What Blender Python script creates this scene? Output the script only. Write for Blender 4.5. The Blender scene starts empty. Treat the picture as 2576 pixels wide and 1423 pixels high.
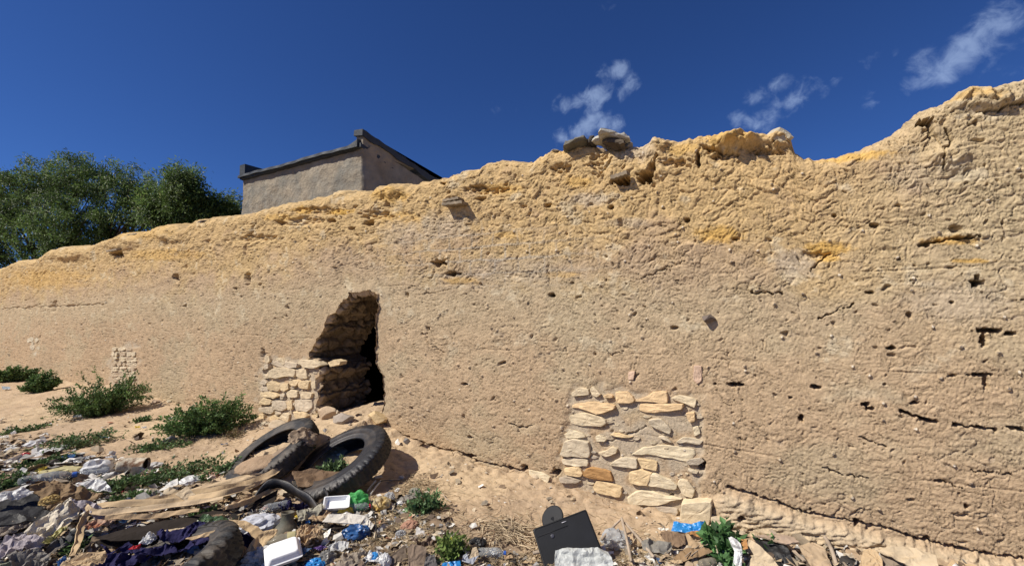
import bpy, math, random
import numpy as np
from mathutils import Vector, Matrix
from mathutils.geometry import delaunay_2d_cdt

random.seed(7)
RNG = np.random.default_rng(11)
scene = bpy.context.scene
col = scene.collection

# ------------------------------------------------------------------ camera
W, H, FPX = 2576.0, 1423.0, 1100.0
CAM = np.array([0.0, 0.0, 1.6])
YAW, PITCH = math.radians(29.7), math.radians(3.5)
FWD = np.array([-math.sin(YAW) * math.cos(PITCH), math.cos(YAW) * math.cos(PITCH), math.sin(PITCH)])
RGT = np.array([math.cos(YAW), math.sin(YAW), 0.0])
UPV = np.cross(RGT, FWD)
cam_data = bpy.data.cameras.new("camera")
cam = bpy.data.objects.new("camera", cam_data)
col.objects.link(cam)
cam.location = CAM
cam.rotation_euler = (math.radians(90) + PITCH, 0, YAW)
cam_data.sensor_width = 36
cam_data.lens = 36 * FPX / W
cam_data.clip_end = 3000
cam_data.clip_start = 0.05
scene.camera = cam

# ------------------------------------------------------------------ light
SUN = np.array([-0.48, -0.58, 0.80]); SUN /= np.linalg.norm(SUN)
SUN_EL = math.asin(SUN[2]); SUN_AZ = math.atan2(SUN[0], SUN[1])
ld = bpy.data.lights.new("sun", "SUN")
ld.energy = 4.6; ld.angle = math.radians(0.5); ld.color = (1.0, 0.93, 0.82)
sun = bpy.data.objects.new("sun", ld); col.objects.link(sun)
sun.rotation_euler = Vector(SUN).to_track_quat('Z', 'Y').to_euler()
scene.view_settings.view_transform = 'Standard'
scene.view_settings.look = 'None'
scene.view_settings.exposure = 0.36
scene.view_settings.gamma = 1.0
scene.cycles.max_bounces = 6
scene.cycles.transparent_max_bounces = 8


def ray(px, py):
    return FWD + RGT * ((px - W / 2) / FPX) + UPV * ((H / 2 - py) / FPX)


def make_world():
    w = bpy.data.worlds.new("World"); scene.world = w; w.use_nodes = True
    nt = w.node_tree; N = nt.nodes; L = nt.links; N.clear()
    out = N.new('ShaderNodeOutputWorld'); bg = N.new('ShaderNodeBackground')
    sky = N.new('ShaderNodeTexSky'); sky.sky_type = 'NISHITA'; sky.sun_disc = False
    sky.sun_elevation = SUN_EL; sky.sun_rotation = SUN_AZ
    sky.altitude = 2000; sky.air_density = 1.0; sky.dust_density = 0.7; sky.ozone_density = 4.0
    bg.inputs[1].default_value = 0.070
    mul = N.new('ShaderNodeMix'); mul.data_type = 'RGBA'; mul.blend_type = 'MULTIPLY'; mul.inputs[0].default_value = 1
    L.new(sky.outputs[0], mul.inputs[6]); mul.inputs[7].default_value = (0.33, 0.54, 0.94, 1)
    tc = N.new('ShaderNodeTexCoord')
    # thin clouds: noise on the view direction, kept to a few parts of the sky
    blobs = [  # px, py, radius, strength
        (1525, 185, .045, .8), (1555, 180, .05, .9), (1585, 205, .05, .9), (1560, 225, .045, .7), (1530, 215, .05, .8), (1508, 240, .055, 1.0), (1485, 248, .045, .9),
        (1455, 255, .045, .8), (1425, 262, .045, .75), (1395, 272, .04, .6), (1495, 270, .05, 1.0), (1500, 295, .05, 1.0), (1520, 312, .055, 1.0), (1545, 310, .045, .9), (1480, 322, .055, 1.0), (1450, 332, .05, .9), (1415, 345, .05, .8),
        (1290, 270, .05, .35), (1250, 275, .05, .3), (1130, 295, .05, .3), (1220, 385, .05, .35),
        (1850, 300, .045, .75), (1885, 305, .04, .7), (1925, 300, .05, .9), (1900, 240, .045, .75), (1925, 255, .04, .6), (1960, 215, .04, .8), (1985, 262, .045, .85), (1950, 275, .05, .8), (2010, 240, .035, .6), (2040, 215, .045, .7), (2070, 232, .03, .6), (2100, 208, .025, .5),
        (2195, 150, .035, .8), (2250, 135, .02, .6), (2190, 250, .035, .6), (2045, 295, .03, .4), (2320, 160, .05, .85), (2340, 180, .055, .9), (2375, 175, .055, 1.0), (2410, 150, .06, 1.0),
        (2445, 110, .06, .95), (2480, 85, .06, .95), (2510, 65, .06, .95), (2550, 45, .06, .8), (2300, 205, .035, .8), (2480, 165, .05, .5), (2560, 175, .06, .6), (2540, 130, .04, .4),
        (2700, 60, .15, .7), (1540, 10, .05, .4), (1490, 22, .04, .3), (2580, 15, .06, .5)]
    acc = None
    for px, py, r, s in blobs:
        d = ray(px, py); d = d / np.linalg.norm(d)
        v = N.new('ShaderNodeVectorMath'); v.operation = 'DISTANCE'
        L.new(tc.outputs['Generated'], v.inputs[0]); v.inputs[1].default_value = tuple(d)
        mr = N.new('ShaderNodeMapRange'); mr.interpolation_type = 'SMOOTHSTEP'
        mr.inputs[1].default_value = 0.0; mr.inputs[2].default_value = r
        mr.inputs[3].default_value = s; mr.inputs[4].default_value = 0.0
        L.new(v.outputs['Value'], mr.inputs[0])
        if acc is None:
            acc = mr.outputs[0]
        else:
            m = N.new('ShaderNodeMath'); m.operation = 'MAXIMUM'
            L.new(acc, m.inputs[0]); L.new(mr.outputs[0], m.inputs[1]); acc = m.outputs[0]
    mp = N.new('ShaderNodeMapping'); L.new(tc.outputs['Generated'], mp.inputs[0]); mp.inputs['Rotation'].default_value = (0.3, 0.5, 0.2)
    mp.inputs['Scale'].default_value = (30, 44, 30)
    n1 = N.new('ShaderNodeTexNoise'); n1.inputs['Scale'].default_value = 1.0; n1.inputs['Detail'].default_value = 9
    n1.inputs['Roughness'].default_value = 0.62; n1.inputs['Distortion'].default_value = 0.35
    L.new(mp.outputs[0], n1.inputs['Vector'])
    ad = N.new('ShaderNodeMath'); ad.operation = 'MULTIPLY_ADD'; L.new(acc, ad.inputs[0]); ad.inputs[1].default_value = 0.62
    L.new(n1.outputs[0], ad.inputs[2])
    r2 = N.new('ShaderNodeMapRange'); r2.interpolation_type = 'SMOOTHSTEP'
    r2.inputs[1].default_value = 0.76; r2.inputs[2].default_value = 1.28; r2.inputs[3].default_value = 0; r2.inputs[4].default_value = 0.36
    L.new(ad.outputs[0], r2.inputs[0])
    mask = N.new('ShaderNodeMath'); mask.operation = 'MULTIPLY'; L.new(r2.outputs[0], mask.inputs[0])
    cl = N.new('ShaderNodeMath'); cl.operation = 'MINIMUM'; cl.inputs[1].default_value = 1
    m3 = N.new('ShaderNodeMath'); m3.operation = 'MULTIPLY'; m3.inputs[1].default_value = 3; L.new(acc, m3.inputs[0]); L.new(m3.outputs[0], cl.inputs[0])
    L.new(cl.outputs[0], mask.inputs[1])
    mx = N.new('ShaderNodeMix'); mx.data_type = 'RGBA'; L.new(mask.outputs[0], mx.inputs[0])
    L.new(mul.outputs[2], mx.inputs[6]); mx.inputs[7].default_value = (7.0, 8.9, 12.3, 1)
    L.new(mx.outputs[2], bg.inputs[0]); L.new(bg.outputs[0], out.inputs[0])


make_world()

# ------------------------------------------------------------------ noise (numpy)
def _h(ix, iy, iz, seed):
    n = (ix.astype(np.int64) * 374761393 + iy.astype(np.int64) * 668265263 + iz.astype(np.int64) * 2147483647 + seed * 1274126177) & 0xFFFFFFFF
    n = ((n ^ (n >> 13)) * 1274126177) & 0xFFFFFFFF
    n = ((n ^ (n >> 16)) * 2246822519) & 0xFFFFFFFF
    return (n ^ (n >> 15)) & 0xFFFFFFFF


def noise2(x, y, seed=0):
    x0 = np.floor(x); y0 = np.floor(y); fx = x - x0; fy = y - y0
    u = fx * fx * fx * (fx * (fx * 6 - 15) + 10); v = fy * fy * fy * (fy * (fy * 6 - 15) + 10)
    z = np.zeros_like(x0)
    def g(dx, dy):
        a = _h(x0 + dx, y0 + dy, z, seed) * (2 * math.pi / 4294967296.0)
        return np.cos(a) * (fx - dx) + np.sin(a) * (fy - dy)
    a = g(0, 0); b = g(1, 0); c = g(0, 1); d = g(1, 1)
    return ((a + (b - a) * u) * (1 - v) + (c + (d - c) * u) * v) * 1.5


def fbm2(x, y, oct=4, seed=0, gain=0.5, lac=2.03):
    s = 0; a = 1; t = 0
    for i in range(oct):
        s = s + a * noise2(x, y, seed + i * 17); t += a; a *= gain; x = x * lac; y = y * lac
    return s / t


def noise3(x, y, z, seed=0):
    x0 = np.floor(x); y0 = np.floor(y); z0 = np.floor(z); fx = x - x0; fy = y - y0; fz = z - z0
    u = fx * fx * (3 - 2 * fx); v = fy * fy * (3 - 2 * fy); w = fz * fz * (3 - 2 * fz)
    def g(i, j, k):
        h = _h(x0 + i, y0 + j, z0 + k, seed)
        gx = (h & 255) / 127.5 - 1; gy = ((h >> 8) & 255) / 127.5 - 1; gz = ((h >> 16) & 255) / 127.5 - 1
        return gx * (fx - i) + gy * (fy - j) + gz * (fz - k)
    def lx(j, k): a = g(0, j, k); return a + (g(1, j, k) - a) * u
    def ly(k): a = lx(0, k); return a + (lx(1, k) - a) * v
    a = ly(0)
    return a + (ly(1) - a) * w


def voro2(x, y, seed=0, jit=0.95):
    x0 = np.floor(x); y0 = np.floor(y)
    f1 = np.full(x.shape, 9.0); f2 = np.full(x.shape, 9.0); cid = np.zeros(x.shape)
    z = np.zeros_like(x0)
    for i in (-1, 0, 1):
        for j in (-1, 0, 1):
            h = _h(x0 + i, y0 + j, z, seed)
            px = x0 + i + 0.5 + ((h & 1023) / 1023.0 - 0.5) * jit; py = y0 + j + 0.5 + (((h >> 10) & 1023) / 1023.0 - 0.5) * jit
            d = np.sqrt((x - px) ** 2 + (y - py) ** 2)
            c = ((h >> 20) & 1023) / 1023.0
            n = d < f1
            f2 = np.where(n, f1, np.minimum(f2, d)); cid = np.where(n, c, cid); f1 = np.where(n, d, f1)
    return f1, f2, cid


def sm(x, a, b):
    t = np.clip((x - a) / (b - a), 0, 1)
    return t * t * (3 - 2 * t)


def mixc(c, d, m):
    return c * (1 - m[..., None]) + np.array(d) * m[..., None]


def in_poly(px, py, poly):
    px = np.asarray(px, float); py = np.asarray(py, float)
    inside = np.zeros(px.shape, bool); n = len(poly)
    for i in range(n):
        x1, y1 = poly[i]; x2, y2 = poly[(i + 1) % n]
        if y1 == y2: continue
        c = ((y1 > py) != (y2 > py)) & (px < (x2 - x1) * (py - y1) / (y2 - y1) + x1)
        inside ^= c
    return inside


def dist_line(px, py, pts):
    d = np.full(px.shape, 1e9)
    for (x1, y1), (x2, y2) in zip(pts[:-1], pts[1:]):
        L2 = (x2 - x1) ** 2 + (y2 - y1) ** 2 + 1e-9
        t = np.clip(((px - x1) * (x2 - x1) + (py - y1) * (y2 - y1)) / L2, 0, 1)
        d = np.minimum(d, np.hypot(px - x1 - t * (x2 - x1), py - y1 - t * (y2 - y1)))
    return d


# ------------------------------------------------------------------ object helpers
def tag(o, label, cat, group=None, kind=None):
    if label: o['label'] = label
    if cat: o['category'] = cat
    if group: o['group'] = group
    if kind: o['kind'] = kind
    return o


def empty(name, loc, label, cat, group=None):
    o = bpy.data.objects.new(name, None); col.objects.link(o); o.location = tuple(float(v) for v in loc)
    o.empty_display_size = 0.1
    return tag(o, label, cat, group)


def mesh_np(name, V, F, mat, color=None, smooth=True, parent=None, origin=None, extra_mats=None, mat_idx=None):
    """V (n,3) world coordinates, F list of faces or (m,k) array."""
    V = np.asarray(V, float)
    if parent is not None: o0 = np.array(parent.location[:])
    elif origin is not None: o0 = np.asarray(origin, float)
    else: o0 = np.array([V[:, 0].mean(), V[:, 1].mean(), V[:, 2].min()])
    me = bpy.data.meshes.new(name)
    if isinstance(F, np.ndarray):
        m, k = F.shape
        me.vertices.add(len(V)); me.vertices.foreach_set('co', (V - o0).astype(np.float32).ravel())
        me.loops.add(m * k); me.loops.foreach_set('vertex_index', F.astype(np.int32).ravel())
        me.polygons.add(m); me.polygons.foreach_set('loop_start', (np.arange(m) * k).astype(np.int32))
        me.update(calc_edges=True)
    else:
        me.from_pydata([tuple(v) for v in (V - o0)], [], [tuple(int(i) for i in f) for f in F]); me.update()
    me.validate()
    me.polygons.foreach_set('use_smooth', np.full(len(me.polygons), smooth))
    if color is not None:
        a = me.attributes.new('Col', 'FLOAT_COLOR', 'POINT')
        c = np.ones((len(V), 4), np.float32); c[:, :3] = color
        a.data.foreach_set('color', c.ravel())
    me.materials.append(mat)
    for x in (extra_mats or []): me.materials.append(x)
    if mat_idx is not None: me.polygons.foreach_set('material_index', np.asarray(mat_idx, np.int32))
    o = bpy.data.objects.new(name, me); col.objects.link(o)
    if parent is not None: o.parent = parent
    else: o.location = tuple(float(v) for v in o0)
    return o


class MB:
    def __init__(s): s.v = []; s.f = []; s.c = []; s.n = 0
    def add(s, V, F, c=None):
        V = np.asarray(V, float); s.v.append(V)
        for f in F: s.f.append(tuple(int(i) + s.n for i in f))
        if c is not None: s.c.append(np.tile(np.asarray(c, float), (len(V), 1)) if np.ndim(c) == 1 else np.asarray(c))
        s.n += len(V)
    def obj(s, name, mat, parent=None, smooth=False, **k):
        return mesh_np(name, np.concatenate(s.v), s.f, mat, color=(np.concatenate(s.c) if s.c else None), parent=parent, smooth=smooth, **k)


def tube(pts, rad, k=6, cap=True):
    pts = [np.asarray(p, float) for p in pts]; n = len(pts)
    if np.ndim(rad) == 0: rad = [rad] * n
    V = []; F = []; ref = None
    for i, p in enumerate(pts):
        d = pts[min(i + 1, n - 1)] - pts[max(i - 1, 0)]; d = d / (np.linalg.norm(d) + 1e-9)
        if ref is None: ref = np.array([0, 0, 1.0]) if abs(d[2]) < .9 else np.array([1.0, 0, 0])
        a = np.cross(d, ref); a /= np.linalg.norm(a) + 1e-9; b = np.cross(a, d); ref = b
        for j in range(k):
            t = 2 * math.pi * j / k; V.append(p + rad[i] * (math.cos(t) * a + math.sin(t) * b))
    for i in range(n - 1):
        for j in range(k):
            F.append((i * k + j, i * k + (j + 1) % k, (i + 1) * k + (j + 1) % k, (i + 1) * k + j))
    if cap: F.append(tuple(range(k))[::-1]); F.append(tuple((n - 1) * k + j for j in range(k)))
    return np.array(V), F


def spline(pts, n=24):
    pts = np.asarray(pts, float); m = len(pts)
    P = np.vstack([2 * pts[0] - pts[1], pts, 2 * pts[-1] - pts[-2]])
    out = []
    for t in np.linspace(0, m - 1 - 1e-6, n):
        i = int(t); u = t - i; p0, p1, p2, p3 = P[i:i + 4]
        out.append(0.5 * (2 * p1 + (p2 - p0) * u + (2 * p0 - 5 * p1 + 4 * p2 - p3) * u * u + (3 * p1 - p0 - 3 * p2 + p3) * u ** 3))
    return out


def boxv(c, sx, sy, sz, M=None):
    c = np.asarray(c, float)
    V = np.array([[x, y, z] for z in (-.5, .5) for y in (-.5, .5) for x in (-.5, .5)]) * [sx, sy, sz]
    if M is not None: V = V @ np.asarray(M).T
    return V + c, [(0, 2, 3, 1), (4, 5, 7, 6), (0, 1, 5, 4), (2, 6, 7, 3), (0, 4, 6, 2), (1, 3, 7, 5)]


# ------------------------------------------------------------------ materials
def mat(name, c=(.5, .5, .5), rough=.8, var=.25, scale=8, bump=.2, bscale=40, spec=.3, trans=0, attr=False, dust=0.0,
        dustc=(.36, .27, .18), dscale=5, metal=0, alpha=1, bdist=.01, stretch=None, sub=0, c2=None, detail=6, sheet=0):
    m = bpy.data.materials.new(name); m.use_nodes = True
    nt = m.node_tree; N = nt.nodes; L = nt.links
    b = N['Principled BSDF']
    b.inputs['Roughness'].default_value = rough; b.inputs['Specular IOR Level'].default_value = spec
    b.inputs['Metallic'].default_value = metal; b.inputs['Transmission Weight'].default_value = trans
    b.inputs['Alpha'].default_value = alpha
    if trans: b.inputs['IOR'].default_value = 1.15
    tc = N.new('ShaderNodeTexCoord'); vec = tc.outputs['Object']
    if stretch:
        mp = N.new('ShaderNodeMapping'); mp.inputs['Scale'].default_value = stretch; L.new(vec, mp.inputs[0]); vec = mp.outputs[0]
    def noise(sc, det=detail, rg=.6):
        n = N.new('ShaderNodeTexNoise'); n.inputs['Scale'].default_value = sc; n.inputs['Detail'].default_value = det
        n.inputs['Roughness'].default_value = rg; L.new(vec, n.inputs['Vector']); return n.outputs[0]
    if attr:
        at = N.new('ShaderNodeAttribute'); at.attribute_name = 'Col'; base = at.outputs['Color']
    else:
        rgb = N.new('ShaderNodeRGB'); rgb.outputs[0].default_value = (*c, 1); base = rgb.outputs[0]
    if c2 is not None:
        mr = N.new('ShaderNodeMapRange'); L.new(noise(scale * .6), mr.inputs[0]); mr.inputs[1].default_value = .42; mr.inputs[2].default_value = .6
        mx = N.new('ShaderNodeMix'); mx.data_type = 'RGBA'; L.new(mr.outputs[0], mx.inputs[0]); L.new(base, mx.inputs[6]); mx.inputs[7].default_value = (*c2, 1); base = mx.outputs[2]
    mr = N.new('ShaderNodeMapRange'); L.new(noise(scale), mr.inputs[0])
    mr.inputs[1].default_value = .3; mr.inputs[2].default_value = .7; mr.inputs[3].default_value = 1 - var; mr.inputs[4].default_value = 1 + var
    mx = N.new('ShaderNodeVectorMath'); mx.operation = 'SCALE'; L.new(base, mx.inputs[0]); L.new(mr.outputs[0], mx.inputs['Scale'])
    cur = mx.outputs[0]
    if dust > 0:
        mr = N.new('ShaderNodeMapRange'); L.new(noise(dscale, 8, .65), mr.inputs[0]); mr.inputs[1].default_value = .62 - .4 * dust; mr.inputs[2].default_value = .85 - .25 * dust
        mr.inputs[4].default_value = min(1, dust * 1.3)
        mx = N.new('ShaderNodeMix'); mx.data_type = 'RGBA'; L.new(mr.outputs[0], mx.inputs[0]); L.new(cur, mx.inputs[6]); mx.inputs[7].default_value = (*dustc, 1); cur = mx.outputs[2]
    L.new(cur, b.inputs['Base Color'])
    if bump > 0:
        bp = N.new('ShaderNodeBump'); bp.inputs['Strength'].default_value = bump; bp.inputs['Distance'].default_value = bdist
        L.new(noise(bscale, 8, .65), bp.inputs['Height']); L.new(bp.outputs[0], b.inputs['Normal'])
    if sub:   # thin sheet that lets some light through
        tr = N.new('ShaderNodeBsdfTranslucent'); L.new(cur, tr.inputs[0]); ms = N.new('ShaderNodeMixShader'); ms.inputs[0].default_value = sub
        L.new(b.outputs[0], ms.inputs[1]); L.new(tr.outputs[0], ms.inputs[2]); L.new(ms.outputs[0], N['Material Output'].inputs[0])
    return m


M_wall = mat('dried_mud', attr=True, rough=.95, var=.16, scale=48, bump=.6, bscale=66, spec=.1, bdist=.014)
M_stone = mat('limestone', attr=True, rough=.9, var=.2, scale=14, bump=.6, bscale=30, spec=.15, bdist=.012)
M_ground = mat('sandy_soil', attr=True, rough=.96, var=.14, scale=16, bump=.6, bscale=45, spec=.08, bdist=.02)
M_attr = mat('scrap', attr=True, rough=.8, var=.25, scale=30, bump=.3, bscale=80, spec=.25)
M_rubber = mat('worn_rubber', (.013, .014, .018), rough=.5, var=.3, scale=9, bump=.3, bscale=60, spec=.45, dust=.42, dustc=(.17, .135, .10), dscale=4)
M_rubber2 = mat('dusty_rubber', (.018, .019, .021), rough=.6, var=.3, scale=9, bump=.4, bscale=60, spec=.35, dust=.48, dustc=(.22, .18, .135), dscale=5)
M_plaster = mat('grey_plaster', (.31, .268, .205), rough=.95, var=.25, scale=2.2, bump=1.0, bscale=3.5, spec=.1, bdist=.10, dust=.35, dustc=(.38, .28, .18), dscale=.9, c2=(.235, .22, .185))
M_tin = mat('tar_flashing', (.030, .036, .042), rough=.6, var=.3, scale=3, bump=.4, bscale=6, spec=.4, bdist=.04)
M_room = mat('interior_dark', (.03, .024, .018), rough=1, var=.2, bump=0, spec=0)  # near-black colour stands in for the unlit inside of room and can
M_leaf = mat('tree_leaf', attr=True, rough=.5, var=.2, scale=3, bump=0, spec=.4, sub=.45)
M_weed = mat('weed_leaf', attr=True, rough=.6, var=.2, scale=20, bump=0, spec=.3, sub=.25)
M_bark = mat('bark', (.10, .075, .055), rough=.95, bump=.8, bscale=12, bdist=.03)
M_wood = mat('bleached_wood', (.36, .29, .22), rough=.9, var=.35, scale=10, bump=.6, bscale=25, stretch=(1, 1, 1))
M_oldwood = mat('old_plank', (.26, .21, .15), rough=.95, var=.3, scale=9, bump=.7, bscale=20)
M_straw = mat('straw', attr=True, rough=.8, var=.2, bump=0)


def plast(n, c, **k):
    d = dict(rough=.32, var=.10, scale=14, bump=.25, bscale=35, spec=.5, dust=.16, sub=.25); d.update(k); return mat(n, c, **d)


def card(n, c, **k):
    d = dict(rough=.9, var=.18, scale=9, bump=.5, bscale=40, spec=.15, dust=.3); d.update(k); return mat(n, c, **d)


# ------------------------------------------------------------------ layout
D = 3.5            # distance from the camera to the plane of the wall face
THICK = 0.8


def wall_xz(px, py):
    px = np.asarray(px, float); py = np.asarray(py, float)
    d = FWD[None, :] + RGT[None, :] * ((px - W / 2) / FPX)[..., None] + UPV[None, :] * ((H / 2 - py) / FPX)[..., None]
    t = D / d[..., 1]
    return d[..., 0] * t, CAM[2] + d[..., 2] * t


def project(x, y, z):
    q = np.stack([x - CAM[0], y - CAM[1], z - CAM[2]], -1)
    dz = q @ FWD
    return W / 2 + FPX * (q @ RGT) / dz, H / 2 - FPX * (q @ UPV) / dz


TOP = [(-60, 690), (0, 672), (35, 655), (85, 651), (117, 628), (149, 620), (213, 619), (227, 610), (263, 600), (305, 584), (344, 582),
       (376, 568), (405, 561), (426, 561), (449, 571), (479, 553), (515, 545), (582, 539), (631, 529), (675, 516), (768, 497),
       (810, 488), (828, 477), (888, 476), (920, 477), (949, 461), (988, 454), (1012, 460), (1073, 451), (1105, 442), (1137, 437),
       (1154, 426), (1199, 415), (1228, 403), (1257, 398), (1317, 399), (1360, 383), (1372, 373), (1413, 366), (1427, 360), (1459, 352), (1484, 358),
       (1502, 366), (1540, 366), (1565, 358), (1587, 361), (1626, 353), (1640, 342), (1652, 339), (1668, 341), (1690, 344), (1739, 344), (1782, 328), (1817, 319),
       (1857, 317), (1880, 320), (1899, 325), (1935, 322), (1947, 316), (1975, 322), (1991, 338), (2003, 366), (2027, 384),
       (2087, 384), (2134, 372), (2162, 368), (2214, 352), (2246, 334), (2274, 314), (2298, 292), (2342, 266), (2390, 242),
       (2430, 218), (2470, 206), (2510, 200), (2576, 184), (2750, 150), (3100, 150)]
BASE = [(-60, 922), (0, 932), (60, 940), (152, 956), (178, 961), (265, 968), (343, 978), (371, 999), (417, 1010), (520, 1028), (621, 1041),
        (652, 1049), (727, 1062), (795, 1050), (860, 1036), (918, 1032), (950, 1034), (970, 1066), (1023, 1100), (1098, 1130),
        (1151, 1138), (1197, 1164), (1262, 1176), (1321, 1187), (1386, 1217), (1412, 1225), (1484, 1248), (1579, 1270),
        (1711, 1297), (1791, 1325), (1850, 1332), (2000, 1352), (2150, 1372), (2400, 1405), (2576, 1436), (2750, 1470), (3100, 1560)]
_tx, _tz = wall_xz([p[0] for p in TOP], [p[1] for p in TOP])
_bx, _bz = wall_xz([p[0] for p in BASE], [p[1] for p in BASE])
_tx = np.concatenate([[-60, -30], _tx, [6]]); _tz = np.concatenate([[3.0, 3.2], _tz, [_tz[-1]]])
_bx = np.concatenate([[-60, -30], _bx, [6]]); _bz = np.concatenate([[-.2, -.2], _bz, [_bz[-1]]])
ztop = lambda x: np.interp(x, _tx, _tz)
zbase = lambda x: np.interp(x, _bx, _bz)

HEAPS = []


def ground(x, y):
    x = np.asarray(x, float); y = np.asarray(y, float)
    d = D - y
    zb = zbase(x) * .85 + .15 * (zbase(x - .25) + zbase(x + .25)) * .5
    far = 0.02 + 0.05 * np.tanh((-x - 5) / 8) * -1
    w = np.where(d > 0, np.exp(-(np.clip(d, 0, 9) / 1.0) ** 1.6), 1.0)
    w = np.where(d < -THICK - .2, np.exp(d + THICK + .2), w)
    z = zb * w + far * (1 - w)
    near = np.exp(-((np.abs(x + 6) / 20) ** 4)) * np.exp(-((np.abs(y - 2) / 9) ** 4))
    z = z + near * (0.035 * noise2(x * 1.1, y * 1.1, 3) + .018 * noise2(x * 3.1, y * 3.1, 4) + .010 * noise2(x * 8, y * 8, 5))
    for hx, hy, hh, hr in HEAPS:
        z = z + hh * np.exp(-((x - hx) ** 2 + (y - hy) ** 2) / (hr * hr))
    return z


def hit(px, py, lift=0.0):
    """where the line of sight through a point of the photograph meets the ground"""
    d = ray(px, py); t = np.arange(0.6, 40, 0.01)
    P = CAM[None, :] + d[None, :] * t[:, None]
    g = ground(P[:, 0], P[:, 1]) + lift
    k = np.nonzero((P[:, 2] <= g) | (P[:, 1] >= D - .02))[0]
    i = k[0] if len(k) else len(t) - 1
    p = P[i].copy(); p[2] = ground(p[0], p[1]) + lift
    return p


for px, py, hh, hr in [(90, 1330, .14, .38), (330, 1320, .10, .35), (560, 1330, .09, .3), (760, 1370, .07, .3), (880, 1290, .05, .25), (1080, 1330, .05, .25),
                       (1180, 1400, .05, .2), (1480, 1430, .04, .22), (1700, 1430, .05, .2), (1850, 1425, .05, .2), (700, 1160, .10, .45), (150, 1190, .10, .8)]:
    p = hit(px, py); HEAPS.append((p[0], p[1], hh, hr))

# ---- opening and masonry regions (points of the photograph on the wall plane)
OPEN0 = [(880, 733), (904, 735), (930, 729), (949, 742), (953, 775), (945, 800), (951, 850), (944, 885), (950, 915), (964, 940),
        (969, 985), (968, 1015), (958, 1060), (800, 1075), (801, 1000), (797, 960), (803, 925), (790, 912), (777, 903), (781, 885), (800, 852), (815, 830),
        (822, 795), (845, 785), (858, 760), (878, 748)]
_ro = random.Random(5); OPEN = []
for (_a, _b), (_c, _d) in zip(OPEN0, OPEN0[1:] + OPEN0[:1]):
    _j = 5.0 if _a < 812 and _b > 900 else 2.8
    for _k in range(4): _t = _k / 4; OPEN.append((_a + (_c - _a) * _t + _ro.uniform(-_j, _j), _b + (_d - _b) * _t + _ro.uniform(-2.6, 2.6)))
PATCH2 = [(655, 885), (680, 893), (740, 900), (790, 905), (803, 925), (801, 1080), (655, 1080), (652, 1000)]
PATCH1 = [(280, 876), (343, 862), (344, 990), (278, 985), (276, 920)]
PATCH3 = [(1440, 975), (1500, 965), (1620, 985), (1745, 985), (1768, 1030), (1765, 1120), (1775, 1180), (1750, 1240), (1740, 1320), (1560, 1290),
          (1480, 1255), (1405, 1235), (1408, 1120), (1425, 1060)]


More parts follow.
